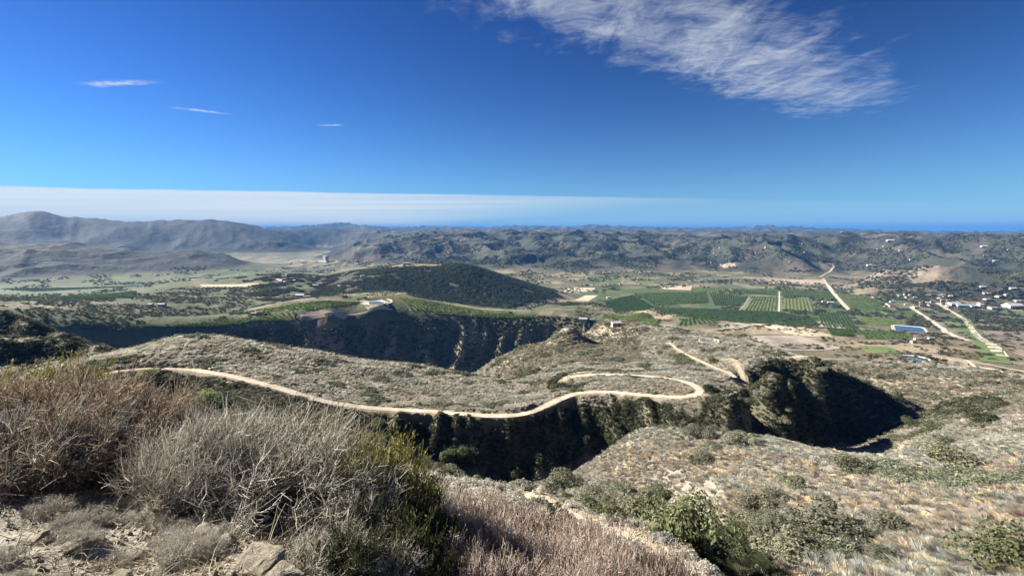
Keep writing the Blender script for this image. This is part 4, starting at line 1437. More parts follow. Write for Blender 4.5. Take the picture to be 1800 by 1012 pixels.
BUSH_AT = []
G1, G2, G3, G4, G5 = (.15, .165, .085), (.19, .195, .125), (.11, .125, .065), (.205, .205, .145), (.165, .19, .085)
for a in (
        (1180, 972, 118, 1.35, G1, 'large round green bush beside the dark gully'),
        (1058, 940, 74, .8, G5, 'low yellow green bush on the edge of the sandy track'),
        (1112, 912, 92, 1.1, G2, 'wide olive bush above the sandy track'),
        (1142, 908, 66, 1.2, G3, 'darker bush just behind the wide olive bush'),
        (988, 858, 58, 1.1, G2, 'round grey green bush at the foot of the ravine wall'),
        (950, 872, 56, .8, G4, 'pale sage bush left of the round grey green bush'),
        (912, 866, 50, .7, G4, 'low pale bush above the reddish brush'),
        (1040, 882, 60, .8, G4, 'silvery bush between the ravine and the track'),
        (1075, 895, 48, .8, G2, 'small olive bush above the track bend'),
        (1222, 990, 66, 1.3, G3, 'dark bush in the shadow below the large round bush'),
        (752, 826, 44, .8, G4, 'grey sage bush at the left end of the far bank above the reddish brush'),
        (790, 836, 46, .7, G4, 'grey sage bush on the near lip of the ravine'),
        (832, 842, 48, .8, G2, 'olive sage bush on the near lip below the dark wall'),
        (872, 850, 44, .7, G4, 'pale sage bush on the near lip beside the olive one'),
        (1008, 850, 36, .9, G2, 'small olive bush right of the round grey green bush'),
        (1165, 880, 44, 1.0, G3, 'dark bush at the head of the gully'),
        (1200, 905, 40, 1.2, G3, 'dark bush on the left bank of the gully'),
        (1335, 898, 62, .8, G4, 'pale bush on the far side of the gully'),
        (1365, 950, 80, .8, G4, 'wide pale green bush at the bottom of the right slope'),
        (1325, 925, 46, .8, G2, 'small olive bush beside the gully shadow'),
        (1440, 930, 96, .7, G4, 'broad grey green bush on the right slope'),
        (1385, 975, 90, .6, G4, 'spreading pale bush low on the right slope'),
        (1760, 1000, 100, .8, G1, 'yellow green bush at the lower right edge'),
        (1565, 930, 60, .7, G4, 'grey green bush among pinkish tufts'),
        (1560, 990, 50, .7, G2, 'small olive bush near the bottom edge right of the middle'),
        (1500, 830, 58, .7, G2, 'olive bush on the crest of the right slope'),
        (1405, 860, 56, .7, G2, 'olive bush on the middle of the right slope'),
        (1370, 878, 46, .7, G4, 'pale bush left of the slope middle'),
        (1230, 812, 50, .6, G4, 'pale bush on the left face of the spur'),
        (1235, 770, 56, .6, G4, 'low pale bush on top of the spur'),
        (1300, 778, 50, .6, G4, 'low sage bush along the spur crest'),
        (1690, 822, 70, .6, G2, 'olive bush on the upper right slope'),
        (1725, 742, 40, .6, G3, 'dark flat bush near the right edge'),
        (1640, 752, 30, .6, G3, 'small dark bush beyond the ravine shadow'),
        (1665, 782, 28, .7, G3, 'dark round bush on the pale far slope'),
        (1610, 750, 24, .7, G3, 'dark little bush at the tip of the shadow'),
        (777, 812, 40, 1.3, G1, 'pale round tree at the bottom of the ravine'),
        (727, 800, 24, 1.2, G2, 'small tree left of the pale ravine tree'),
        (690, 806, 44, 1.0, G3, 'dark spreading tree low in the ravine'),
        (820, 800, 40, 1.0, G1, 'low tree right of the pale ravine tree'),
        (905, 842, 38, 1.2, G3, 'green tree at the foot of the lit rib'),
        (665, 750, 30, .9, G5, 'light green bush below the dirt road'),
        (380, 712, 40, 1.0, G5, 'light green bush in the hollow left of the road'),
        (290, 672, 28, .8, G3, 'dark bush just under the left end of the road'),
        (258, 662, 30, .8, G5, 'green bush beside the left end of the road'),
        (1345, 698, 26, .9, G4, 'pale tree lit on the lip of the right ravine'),
        (1372, 742, 26, .9, G4, 'pale tree lit on the rib inside the right ravine'),
        (1385, 722, 18, .9, G4, 'small lit tree inside the right ravine'),
        (1310, 705, 24, .8, G2, 'olive tree on the plateau edge'),
        (1270, 760, 22, .9, G4, 'lone pale tree in the dark wall above the spur'),
        (1440, 652, 16, .9, G4, 'tiny pale tree at the plateau tip'),
        (1258, 638, 20, .7, G3, 'dark green bush on the plateau top')):
    bush(*a)
    BUSH_AT.append((a[0], a[1], a[5]))

# the nearest small shrubs, told apart by the bush they stand beside
def pixel(x, y, z):
    c = y * math.cos(PITCH) - z * math.sin(PITCH)
    u = y * math.sin(PITCH) + z * math.cos(PITCH)
    return 900 + F_PX * x / c, 506 - F_PX * u / c


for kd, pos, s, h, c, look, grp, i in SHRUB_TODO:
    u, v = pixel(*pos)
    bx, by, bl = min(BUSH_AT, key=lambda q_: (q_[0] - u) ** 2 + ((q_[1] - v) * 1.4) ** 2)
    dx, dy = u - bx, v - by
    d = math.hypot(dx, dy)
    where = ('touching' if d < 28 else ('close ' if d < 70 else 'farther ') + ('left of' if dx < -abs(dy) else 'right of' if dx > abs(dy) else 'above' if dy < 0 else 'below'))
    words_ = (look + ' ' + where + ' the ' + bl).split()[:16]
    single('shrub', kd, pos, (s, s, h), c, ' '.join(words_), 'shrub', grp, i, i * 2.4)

# --- brush and trees on the mesa, the middle hill, the terraces and the valley
def scatter(nr_, r0, r1, a0, a1, seed):
    g = np.random.default_rng(seed)
    az = g.uniform(R(a0), R(a1), nr_)
    r = np.sqrt(g.uniform(r0 ** 2, r1 ** 2, nr_))
    return g, r * np.sin(az), r * np.cos(az), r, az


QUADS = [o_[0].c for o_ in ORCHARDS]
def inside_groves(x, y):
    m = np.zeros(len(x), bool)
    for c in QUADS:
        s = np.ones(len(x), bool)
        s2 = np.ones(len(x), bool)
        for i in range(4):
            a, b = c[i], c[(i + 1) % 4]
            cr = (b[0] - a[0]) * (y - a[1]) - (b[1] - a[1]) * (x - a[0])
            s &= cr > 0
            s2 &= cr < 0
        m |= s | s2
    return m


FAR = dict(x=[], y=[], s=[], h=[], t=[], k=[])
def put(x, y, s, h, t, k):
    FAR['x'].append(x); FAR['y'].append(y); FAR['s'].append(s); FAR['h'].append(h); FAR['t'].append(t); FAR['k'].append(np.full(len(x), k))


# mesa wall brush
g, x, y, r, az = scatter(16000, 760, 1100, -50, 11, 301)
k = (seen(x, y, 3) > -4) & (terrain_at(x, y) < -208)
x, y, r = x[k], y[k], r[k]
s = g.uniform(1.4, 3.8, len(x))
wall_brush = (np.column_stack([x, y, terrain_at(x, y) - .3]), s, pick_tint(g, len(x), (DARK, OLIVE, SAGE), (5, 3, 1)))
stuff_points('mesa_brush', 'dark brush dotting the steep wall of the mesa', 'brush', wall_brush[0], np.full(len(x), 'mound'), np.column_stack([s, s, s * .8]), wall_brush[2])
# terraces and mesa top
g, x, y, r, az = scatter(26000, 1080, 1950, -50, 10, 302)
k = (seen(x, y, 5) > -5) & ~inside_groves(x, y) & (fbm(x / 120, y / 120, 3, 303) + .25 * sm(-az, R(20), R(32)) - .35 * (1 - sm(r, 1450, 1600)) * sm(az, R(-33), R(-27)) + .5 * fbm(x / 35, y / 35, 3, 331) > .10)
x, y = x[k], y[k]
put(x, y, g.uniform(1.6, 3.8, len(x)), g.uniform(.8, 1.2, len(x)), pick_tint(g, len(x), (DARK, OLIVE, G3), (4, 2, 3)), 'tree')
# middle hill
g, x, y, r, az = scatter(44000, 1620, 2300, -33, 8.5, 304)
zz = terrain_at(x, y)
k = (seen(x, y, 5) > -6) & (zz > -285) & ~inside_groves(x, y) & (grid_val(ground[..., 0], x, y) < .16) & (fbm(x / 90, y / 90, 3, 305) - .5 * (1 - sm(az, R(-33), R(-26))) - .42 * (1 - sm(az, R(-21), R(-14))) + .35 * fbm(x / 30, y / 30, 2, 332) > -.42)
x, y = x[k], y[k]
put(x, y, g.uniform(2.4, 5.2, len(x)), g.uniform(.8, 1.2, len(x)), pick_tint(g, len(x), ((.055, .063, .034), (.062, .08, .036), OLIVE), (4, 4, 1.5)), 'tree')
# right land behind the plateau
g, x, y, r, az = scatter(9000, 560, 1650, 8, 50, 306)
k = (seen(x, y, 4) > -4) & ~inside_groves(x, y) & (fbm(x / 80, y / 80, 4, 307) > .02) & (grid_val(ground[..., 0], x, y) < .26)
x, y = x[k], y[k]
put(x, y, g.uniform(1.5, 3.4, len(x)), g.uniform(.7, 1.1, len(x)), pick_tint(g, len(x), (DARK, OLIVE, GREY, BROWN), (4, 3, 2, 1)), 'tree')
# valley trees in bands and clumps
g, x, y, r, az = scatter(42000, 1500, 4300, -50, 50, 308)
cl = fbm(x / 190, y / 190, 4, 309)
zz = terrain_at(x, y)
river = np.abs(r - 2700 - 260 * np.sin(az * 5)) < 220
k = (seen(x, y, 6) > -5) & (zz < -262) & ~inside_groves(x, y) & (cl + .22 * river > .17)
x, y, r = x[k], y[k], r[k]
put(x, y, g.uniform(2.8, 6.5, len(x)), g.uniform(.9, 1.3, len(x)), pick_tint(g, len(x), (DARK, G3, (.06, .085, .035), OLIVE), (3, 3, 3, 1)), 'tree')
# town trees on the right
g, x, y, r, az = scatter(5000, 1750, 2700, 30, 49, 310)
k = (fbm(x / 110, y / 110, 3, 311) > -.05) & ~inside_groves(x, y)
x, y = x[k], y[k]
put(x, y, g.uniform(3, 6.5, len(x)), g.uniform(.9, 1.3, len(x)), pick_tint(g, len(x), (DARK, G3, (.075, .08, .05)), (3, 3, 2)), 'tree')
# scrub on the far hills
g, x, y, r, az = scatter(80000, 2600, 5600, -16, 50, 312)
zz = terrain_at(x, y)
k = (seen(x, y, 7) > -3) & (zz > -270) & (fbm(x / 260, y / 260, 4, 313) > -.02)
x, y = x[k], y[k]
put(x, y, g.uniform(3, 7.5, len(x)), g.uniform(.6, 1.0, len(x)), pick_tint(g, len(x), ((.05, .055, .034), (.06, .065, .04), (.09, .085, .055)), (4, 3, 2)), 'mound')

fx, fy, fs, fh, fk = (np.concatenate(FAR[c]) for c in 'xyshk')
ft = np.concatenate(FAR['t'])
def off_roads(x, y):
    m = np.ones(len(x), bool)
    for p in ROADS:
        D, _ = path_dist(p, x, y, 14)
        m &= D > 11
    return m
k = off_roads(fx, fy)
fx, fy, fs, fh, fk, ft = (a[k] for a in (fx, fy, fs, fh, fk, ft))
fz = terrain_at(fx, fy) - .1 * fs
fr2 = np.hypot(fx, fy)
ap = fs / fr2 * (seen(fx, fy, 4) > 1) * (np.abs(np.arctan2(fx, fy)) < R(47.5)) * (fk == 'tree')
order = np.argsort(-ap)[:300]
rest = np.ones(len(fx), bool)
rest[order] = False
for i in order:
    a_ = math.degrees(math.atan2(fx[i], fy[i]))
    lab, grp = (('dark green bushy tree on the land behind the plateau', 'trees behind the plateau') if a_ > 8 else
                ('dark green bushy tree standing on the mesa or its terraces', 'trees on the mesa'))
    single('bushy_tree', 'tree', (fx[i], fy[i], fz[i]), (fs[i], fs[i], fs[i] * fh[i]), ft[i], lab, 'tree', grp, int(i), i * 1.3)
near_m = rest & (fr2 < 2300)
stuff_points('woodland', 'dark trees and scrub over the middle hill and terraces', 'trees', np.column_stack([fx, fy, fz])[near_m], fk[near_m], np.column_stack([fs, fs, fs * fh])[near_m], ft[near_m])
far_m = rest & (fr2 >= 2300)
stuff_points('far_woodland', 'tiny dark trees spread over the valley and far hills', 'trees', np.column_stack([fx, fy, fz])[far_m], fk[far_m], np.column_stack([fs, fs, fs * fh])[far_m], ft[far_m])

# --- groves in rows
ox, oy, os_, ot, ob = [], [], [], [], []
g = np.random.default_rng(44)
for bi, (q, row, gap, size, tint, label) in enumerate(ORCHARDS):
    w, h = q.size()
    nu, nv = max(2, int(w / row)), max(2, int(h / gap))
    while nu * nv > 9000:
        nu, nv = int(nu * .9), int(nv * .9)
    u, v = np.meshgrid((np.arange(nu) + .5) / nu, (np.arange(nv) + .5) / nv)
    u = u.ravel() + g.normal(0, .06 / nu, nu * nv)
    v = v.ravel() + g.normal(0, .12 / nv, nu * nv)
    p = q.at(u, v)
    k = g.uniform(0, 1, len(p)) > .05
    p = p[k]
    ox.append(p[:, 0]); oy.append(p[:, 1]); os_.append(size / 2 * g.uniform(.75, 1.2, len(p)))
    ot.append(np.array(tint)[None] * (1 + g.normal(0, .13, (len(p), 1)))); ob.append(np.full(len(p), bi))
ox, oy, os_, ot, ob = np.concatenate(ox), np.concatenate(oy), np.concatenate(os_), np.concatenate(ot), np.concatenate(ob)
oz = terrain_at(ox, oy) + .3
k = (seen(ox, oy, 4) > -4) & off_roads(ox, oy)
ox, oy, os_, ot, ob, oz = (a[k] for a in (ox, oy, os_, ot, ob, oz))
orr = np.hypot(ox, oy)
ap = os_ / orr * (seen(ox, oy, 2) > 1) * (np.abs(np.arctan2(ox, oy)) < R(47.5))
order = np.argsort(-ap)[:300]
for i in order:
    single('grove_tree', 'tree', (ox[i], oy[i], oz[i]), (os_[i],) * 3, ot[i], 'round tree in the ' + ORCHARDS[ob[i]][5], 'tree', 'trees of the ' + ORCHARDS[ob[i]][5], int(i), i * 1.1)
rest = np.ones(len(ox), bool)
rest[order] = False
stuff_points('grove_rows', 'green grove trees in rows over the valley floor and mesa', 'grove', np.column_stack([ox, oy, oz])[rest], np.full(int(rest.sum()), 'tree'), np.column_stack([os_, os_, os_])[rest], ot[rest])
# ------------------------------------------------------------------ buildings
def plain_mat(name, c, rough=.8):
    m, t, b = new_mat(name, rough)
    n = t.noise(world_pos(t), .4, 3.0)
    t.link(t.mix(n, tuple(v * .88 for v in c), tuple(min(v * 1.1, .85) for v in c)), b.inputs['Base Color'])


plain_mat('white_wall', (.42, .41, .38)); plain_mat('cream_wall', (.46, .41, .32)); plain_mat('tan_wall', (.46, .38, .29))
plain_mat('red_roof', (.24, .14, .10)); plain_mat('grey_roof', (.30, .29, .28)); plain_mat('white_roof', (.46, .46, .46)); plain_mat('blue_roof', (.24, .33, .42))
plain_mat('window_dark', (.05, .07, .09), .2); plain_mat('plastic_cover', (.66, .70, .70), .4)


def prism_mesh(name, w, d, h0, h1, mat, over=0.0):
    """gabled block: walls up to h0 or a roof from h0 to h1"""
    if over < 0:
        v, f = [(-w, -d, -1.5), (w, -d, -1.5), (w, d, -1.5), (-w, d, -1.5), (-w, -d, h0), (w, -d, h0), (w, d, h0), (-w, d, h0), (-w, 0, h1), (w, 0, h1)], \
               [(0, 1, 5, 4), (2, 3, 7, 6), (1, 2, 6, 9, 5), (3, 0, 4, 8, 7)]
    else:
        W_, D_ = w + over, d + over
        v, f = [(-W_, -D_, h0 - .15), (W_, -D_, h0 - .15), (W_, D_, h0 - .15), (-W_, D_, h0 - .15), (-W_, 0, h1 + .15), (W_, 0, h1 + .15),
                (-W_, -D_, h0 - .4), (W_, -D_, h0 - .4), (W_, D_, h0 - .4), (-W_, D_, h0 - .4), (-W_, 0, h1 - .1), (W_, 0, h1 - .1)], \
               [(0, 1, 5, 4), (2, 3, 4, 5), (6, 10, 11, 7), (8, 11, 10, 9), (0, 6, 7, 1), (2, 8, 9, 3), (0, 4, 10, 6), (4, 3, 9, 10), (1, 7, 11, 5), (5, 11, 8, 2)]
    me = bpy.data.meshes.new(name)
    me.from_pydata(v, [], f)
    me.update()
    me.materials.append(MATS[mat])
    return me


HOUSE = {}
def house(px, py, length, depth, height, wall, roof, label, name='house', cat='house', group=None, turn=0., flat=False):
    x, y = hit(px, py)
    e = bpy.data.objects.new(name, None)
    COL.objects.link(e)
    e.location = (x, y, float(terrain_at(x, y)))
    e.rotation_euler = (0, 0, turn)
    tag(e, label, cat, group)
    rise = height + (.35 if flat else min(length, depth) * .22)
    key = (length, depth, height, wall, roof, flat)
    if key not in HOUSE:
        wn = []
        HOUSE[key] = (prism_mesh('wall', length / 2, depth / 2, height, rise, wall, -1), prism_mesh('roof', length / 2, depth / 2, height, rise, roof, .5))
    for nm, me in zip(('wall', 'roof'), HOUSE[key]):
        o = bpy.data.objects.new(nm, me)
        COL.objects.link(o)
        o.parent = e
    for s in (-1, 1):                      # dark openings on the near side
        o = bpy.data.objects.new('window', HOUSE.setdefault('win', mesh_win()))
        COL.objects.link(o)
        o.parent = e
        o.location = (s * length * .25, -depth / 2 - .06, height * .5)
        o.scale = (length * .09, 1, height * .2)
    return e


def mesh_win():
    v, f = box(-1, 1, -.05, .05, -1, 1)
    me = bpy.data.meshes.new('window')
    me.from_pydata(v, [], f)
    me.update()
    me.materials.append(MATS['window_dark'])
    return me


def box(x0, x1, y0, y1, z0, z1):
    v = [(x, y, z) for z in (z0, z1) for y in (y0, y1) for x in (x0, x1)]
    return v, [(0, 2, 3, 1), (4, 5, 7, 6), (0, 1, 5, 4), (2, 6, 7, 3), (0, 4, 6, 2), (1, 3, 7, 5)]


# tall pale block far up the valley
x, y = hit(573, 460)
d = math.hypot(x, y)
wid, hei = 9 / F_PX * d, 9.5 / F_PX * d
e = bpy.data.objects.new('tower_block', None)
COL.objects.link(e)
e.location = (x, y, float(terrain_at(x, y)))
e.rotation_euler = (0, 0, -.75)
tag(e, 'tall pale tower block standing alone far up the valley', 'tower')
v, f = box(-wid / 2, wid / 2, -wid * .3, wid * .3, -2, hei)
mesh_obj('wall', v, f, MATS['cream_wall'], e)
v, f = box(-wid * .53, wid * .53, -wid * .33, wid * .33, hei, hei + 2)
mesh_obj('roof', v, f, MATS['white_roof'], e)
v, f = box(-wid * 1.5, wid * 1.6, -wid * .7, -wid * .31, -2, hei * .14)
mesh_obj('annex', v, f, MATS['white_wall'], e)
wn = None
for fl in range(8):
    for cx in range(6):
        if wn is None:
            bv, bf = box(-wid * .035, wid * .035, -.4, .4, -hei * .016, hei * .016)
            wn = mesh_obj('window', bv, bf, MATS['window_dark'], e)
            wo = wn
        else:
            wo = wn.copy()
            COL.objects.link(wo)
            wo.parent = e
        wo.location = ((cx - 2.5) * wid * .155, -wid * .3 - .2, hei * (.14 + fl * .105))
# house on the top of the middle hill
house(716, 464.5, 34, 14, 5.5, 'cream_wall', 'grey_roof', 'long low house on the bare top of the middle hill', turn=.1)
for k, (px, py) in enumerate(((736, 466), (704, 466.5))):
    pass
RIDGE = [(px, py, lab) for px, py, lab in (
    (350, 488, 'long white packing shed at the foot of the left ridge'), (366, 488, 'white shed right of the long packing shed'), (338, 488.5, 'small white shed left of the long packing shed'))]
for k, (px, py, lab) in enumerate(RIDGE):
    house(px, py, (60, 40, 24)[k], 22, 7, 'white_wall', 'white_roof', lab, 'packing_shed', 'shed', None, .1, True)
for px, py, L_, wl, rf, lab in (
        (492, 494, 26, 'white_wall', 'white_roof', 'white house alone among the trees of the foothill'),
        (555, 503, 24, 'white_wall', 'grey_roof', 'white house at the foot of the middle hill'),
        (563, 500, 20, 'cream_wall', 'red_roof', 'cream house with red roof beside the white foothill house'),
        (590, 482, 22, 'cream_wall', 'grey_roof', 'cream house on the wooded saddle'),
        (606, 479, 22, 'tan_wall', 'red_roof', 'red roofed house on the wooded saddle'),
        (528, 521, 30, 'white_wall', 'white_roof', 'long white roof beside the light green field'),
        (540, 523, 22, 'white_wall', 'grey_roof', 'small white farmhouse below the long white roof'),
        (285, 537, 18, 'white_wall', 'white_roof', 'bright white house on the left terrace'),
        (265, 537, 14, 'white_wall', 'grey_roof', 'smaller white house on the left terrace'),
        (456, 551, 16, 'cream_wall', 'red_roof', 'red roofed farmhouse inside the bright left grove'),
        (447, 553, 12, 'tan_wall', 'grey_roof', 'low tan barn beside the red roofed farmhouse'),
        (1025, 563, 18, 'white_wall', 'white_roof', 'white farm building behind the plateau crest'),
        (1040, 564, 14, 'cream_wall', 'grey_roof', 'cream building right of the white farm building'),
        (1083, 573, 9, 'white_wall', 'white_roof', 'white hut just behind the bare knob'),
        (1568, 539, 20, 'white_wall', 'red_roof', 'white farmhouse with red roof above the small light grove'),
        (1562, 536, 26, 'tan_wall', 'grey_roof', 'grey roofed barn by the white farmhouse'),
        (1608, 541, 22, 'white_wall', 'white_roof', 'white building at the top of the wide pale road'),
        (1675, 536, 46, 'white_wall', 'white_roof', 'long white nursery shed on the right valley floor'),
        (1690, 539, 40, 'white_wall', 'blue_roof', 'pale blue roofed nursery shed'),
        (1708, 540, 34, 'white_wall', 'white_roof', 'white nursery shed right of the blue roofed one'),
        (1780, 540, 60, 'white_wall', 'white_roof', 'very long white greenhouse at the right edge'),
        (1745, 543, 30, 'cream_wall', 'grey_roof', 'cream barn left of the long greenhouse'),
        (1612, 598, 9, 'cream_wall', 'grey_roof', 'small cream house above the round reservoir'),
        (1605, 603, 8, 'white_wall', 'red_roof', 'small red roofed house above the round reservoir'),
        (1636, 597, 8, 'white_wall', 'grey_roof', 'small white house right of the two cottages'),
        (1070, 524, 18, 'white_wall', 'white_roof', 'white shed beside the pale slanting plot'),
        (1460, 533, 22, 'white_wall', 'white_roof', 'white farm shed among the groves'),
        (1448, 531, 16, 'cream_wall', 'grey_roof', 'cream farmhouse by the grove shed'),
        (1528, 467, 30, 'white_wall', 'white_roof', 'white barn on the tan hillside'),
        (1480, 408, 60, 'white_wall', 'white_roof', 'wide white roof on the far hilltop'),
        (1565, 424, 46, 'white_wall', 'white_roof', 'white roofs on the far right hill crest'),
        (1730, 434, 34, 'white_wall', 'white_roof', 'lone white building on the far right hills')):
    house(px, py, L_, L_ * .55, 3 + L_ * .09, wl, rf, lab, 'farm_building' if 'house' not in lab else 'house', 'house' if 'house' in lab else 'building', None, ((px * 37) % 100) / 160 - .3)
# houses strewn over the town and the far hills
g = np.random.default_rng(77)
WALLS, ROOFS = ('white_wall', 'cream_wall', 'tan_wall'), ('white_roof', 'grey_roof', 'red_roof')
def strew(n, x0, x1, y0, y1, sizes, label, group):
    k = 0
    while k < n:
        px, py = g.uniform(x0, x1), g.uniform(y0, y1)
        hx, hy = hit(px, py)
        if inside_groves(np.array([hx]), np.array([hy]))[0]:
            continue
        i = int(g.integers(0, 3))
        L_ = float(sizes[int(g.integers(0, len(sizes)))])
        house(px, py, L_, L_ * .6, 4.0, WALLS[i], ROOFS[int(g.integers(0, 3))], label, 'house', 'house', group, float(g.uniform(-.6, .6)))
        k += 1


strew(40, 1530, 1690, 518, 540, (11, 13, 16), 'small pale house among the trees of the valley town', 'houses of the valley town')
strew(16, 1690, 1800, 505, 540, (16, 24), 'low pale farm building on the far right valley floor', 'farm buildings on the right valley floor')
strew(24, 1000, 1500, 428, 462, (12, 16), 'tiny pale house on the far hills beyond the valley', 'houses on the far hills')
strew(9, 1500, 1780, 430, 462, (13, 17), 'tiny pale house on the far right hills', 'houses on the far right hills')
strew(22, 980, 1200, 486, 504, (13, 16), 'small house among trees at the foot of the far hills', 'houses at the foot of the hills')
strew(20, 470, 640, 480, 505, (12, 16), 'small pale house on the wooded foothill', 'houses on the wooded foothill')
strew(24, 480, 690, 456, 470, (24, 34), 'tiny pale building on the far valley floor by the tower', 'buildings near the far tower')
# ------------------------------------------------------------------ the brush right in front
def twig_mat(name, cols, rough=.85, trans=.15):
    m, t, b = new_mat(name, rough)
    sh = t.n('ShaderNodeAttribute', attribute_name='shade').outputs['Fac']
    rp = t.n('ShaderNodeValToRGB', {'Fac': sh})
    el = rp.color_ramp.elements
    el[0].color, el[1].color = (*cols[0], 1), (*cols[-1], 1)
    for i, c in enumerate(cols[1:-1]):
        e = el.new((i + 1) / (len(cols) - 1))
        e.color = (*c, 1)
    t.link(rp.outputs['Color'], b.inputs['Base Color'])
    if trans:
        tl = t.n('ShaderNodeBsdfTranslucent', {'Color': rp.outputs['Color']})
        mx = t.n('ShaderNodeMixShader', {0: trans, 1: b.outputs[0], 2: tl.outputs[0]})
        out = [q_ for q_ in m.node_tree.nodes if q_.type == 'OUTPUT_MATERIAL'][0]
        t.link(mx.outputs[0], out.inputs['Surface'])


twig_mat('grey_twig', ((.08, .07, .05), (.25, .225, .175), (.60, .575, .49), (.84, .81, .73)), .85, .06)
twig_mat('brown_twig', ((.06, .046, .034), (.17, .135, .095), (.36, .295, .21), (.62, .55, .42)), .85, .08)
twig_mat('straw_twig', ((.10, .08, .05), (.34, .29, .20), (.62, .54, .40)), .85, .1)
twig_mat('red_twig', ((.12, .085, .07), (.38, .30, .25), (.63, .54, .46), (.82, .74, .65)), .85, .08)
twig_mat('green_twig', ((.035, .04, .02), (.065, .072, .032), (.12, .12, .06)))
twig_mat('yellow_twig', ((.15, .145, .045), (.28, .26, .08), (.42, .39, .15)))
twig_mat('wood', ((.09, .075, .06), (.19, .165, .135), (.30, .27, .23)), .9, 0)
twig_mat('seed_head', ((.22, .15, .11), (.40, .30, .23), (.56, .46, .37)))
twig_mat('dead_leaf', ((.22, .20, .17), (.38, .35, .30), (.54, .50, .44)))


def tubes(P0, P1, bend, r0, r1, segs, shade, g, sides=3):
    """thin bent stems from P0 to P1 as arrays of vertices, quads and shade values"""
    n = len(P0)
    t = np.linspace(0, 1, segs + 1)
    ax = P1 - P0
    ref = g.normal(size=(n, 3))
    u = np.cross(ax, ref)
    u /= np.linalg.norm(u, axis=1)[:, None] + 1e-9
    v = np.cross(ax, u)
    v /= np.linalg.norm(v, axis=1)[:, None] + 1e-9
    ang = np.arange(sides) * 2 * math.pi / sides
    V = np.empty((n, segs + 1, sides, 3), np.float32)
    for i, tt in enumerate(t):
        c = P0 + ax * tt + bend * (4 * tt * (1 - tt))
        r = (r0 * (1 - tt) + r1 * tt)[:, None]
        for j, a in enumerate(ang):
            V[:, i, j] = c + (u * math.cos(a) + v * math.sin(a)) * r
    base = (np.arange(n) * (segs + 1) * sides)[:, None, None]
    i = (np.arange(segs) * sides)[None, :, None]
    j = np.arange(sides)[None, None, :]
    j2 = (j + 1) % sides
    F = np.stack([base + i + j, base + i + j2, base + i + sides + j2, base + i + sides + j], -1).reshape(-1, 4)
    return V.reshape(-1, 3), F, np.repeat(shade, (segs + 1) * sides)


def join(parts):
    V, F, S, o = [], [], [], 0
    for v, f, s in parts:
        V.append(v); F.append(f + o); S.append(s)
        o += len(v)
    return np.concatenate(V), np.concatenate(F), np.concatenate(S)


def shaded_mesh(name, vfs, mat, smooth=True):
    V, F, S = vfs
    me = raw_mesh(name, V, F.ravel(), 4, MATS[mat], smooth)
    a = me.attributes.new('shade', 'FLOAT', 'POINT')
    a.data.foreach_set('value', S.astype(np.float32))
    return me


def leaves(P, D, size, g, shade):
    """small pointed leaf quads at P along D"""
    n = len(P)
    D = D / (np.linalg.norm(D, axis=1)[:, None] + 1e-9)
    s = np.cross(D, g.normal(size=(n, 3)))
    s /= np.linalg.norm(s, axis=1)[:, None] + 1e-9
    L = (size * g.uniform(.6, 1.4, n))[:, None]
    V = np.stack([P, P + D * L * .5 + s * L * .22, P + D * L, P + D * L * .5 - s * L * .22], 1).reshape(-1, 3)
    return V, np.arange(len(V)).reshape(-1, 4), np.repeat(shade, 4)


def unit(v):
    return v / (np.linalg.norm(v, axis=1)[:, None] + 1e-9)


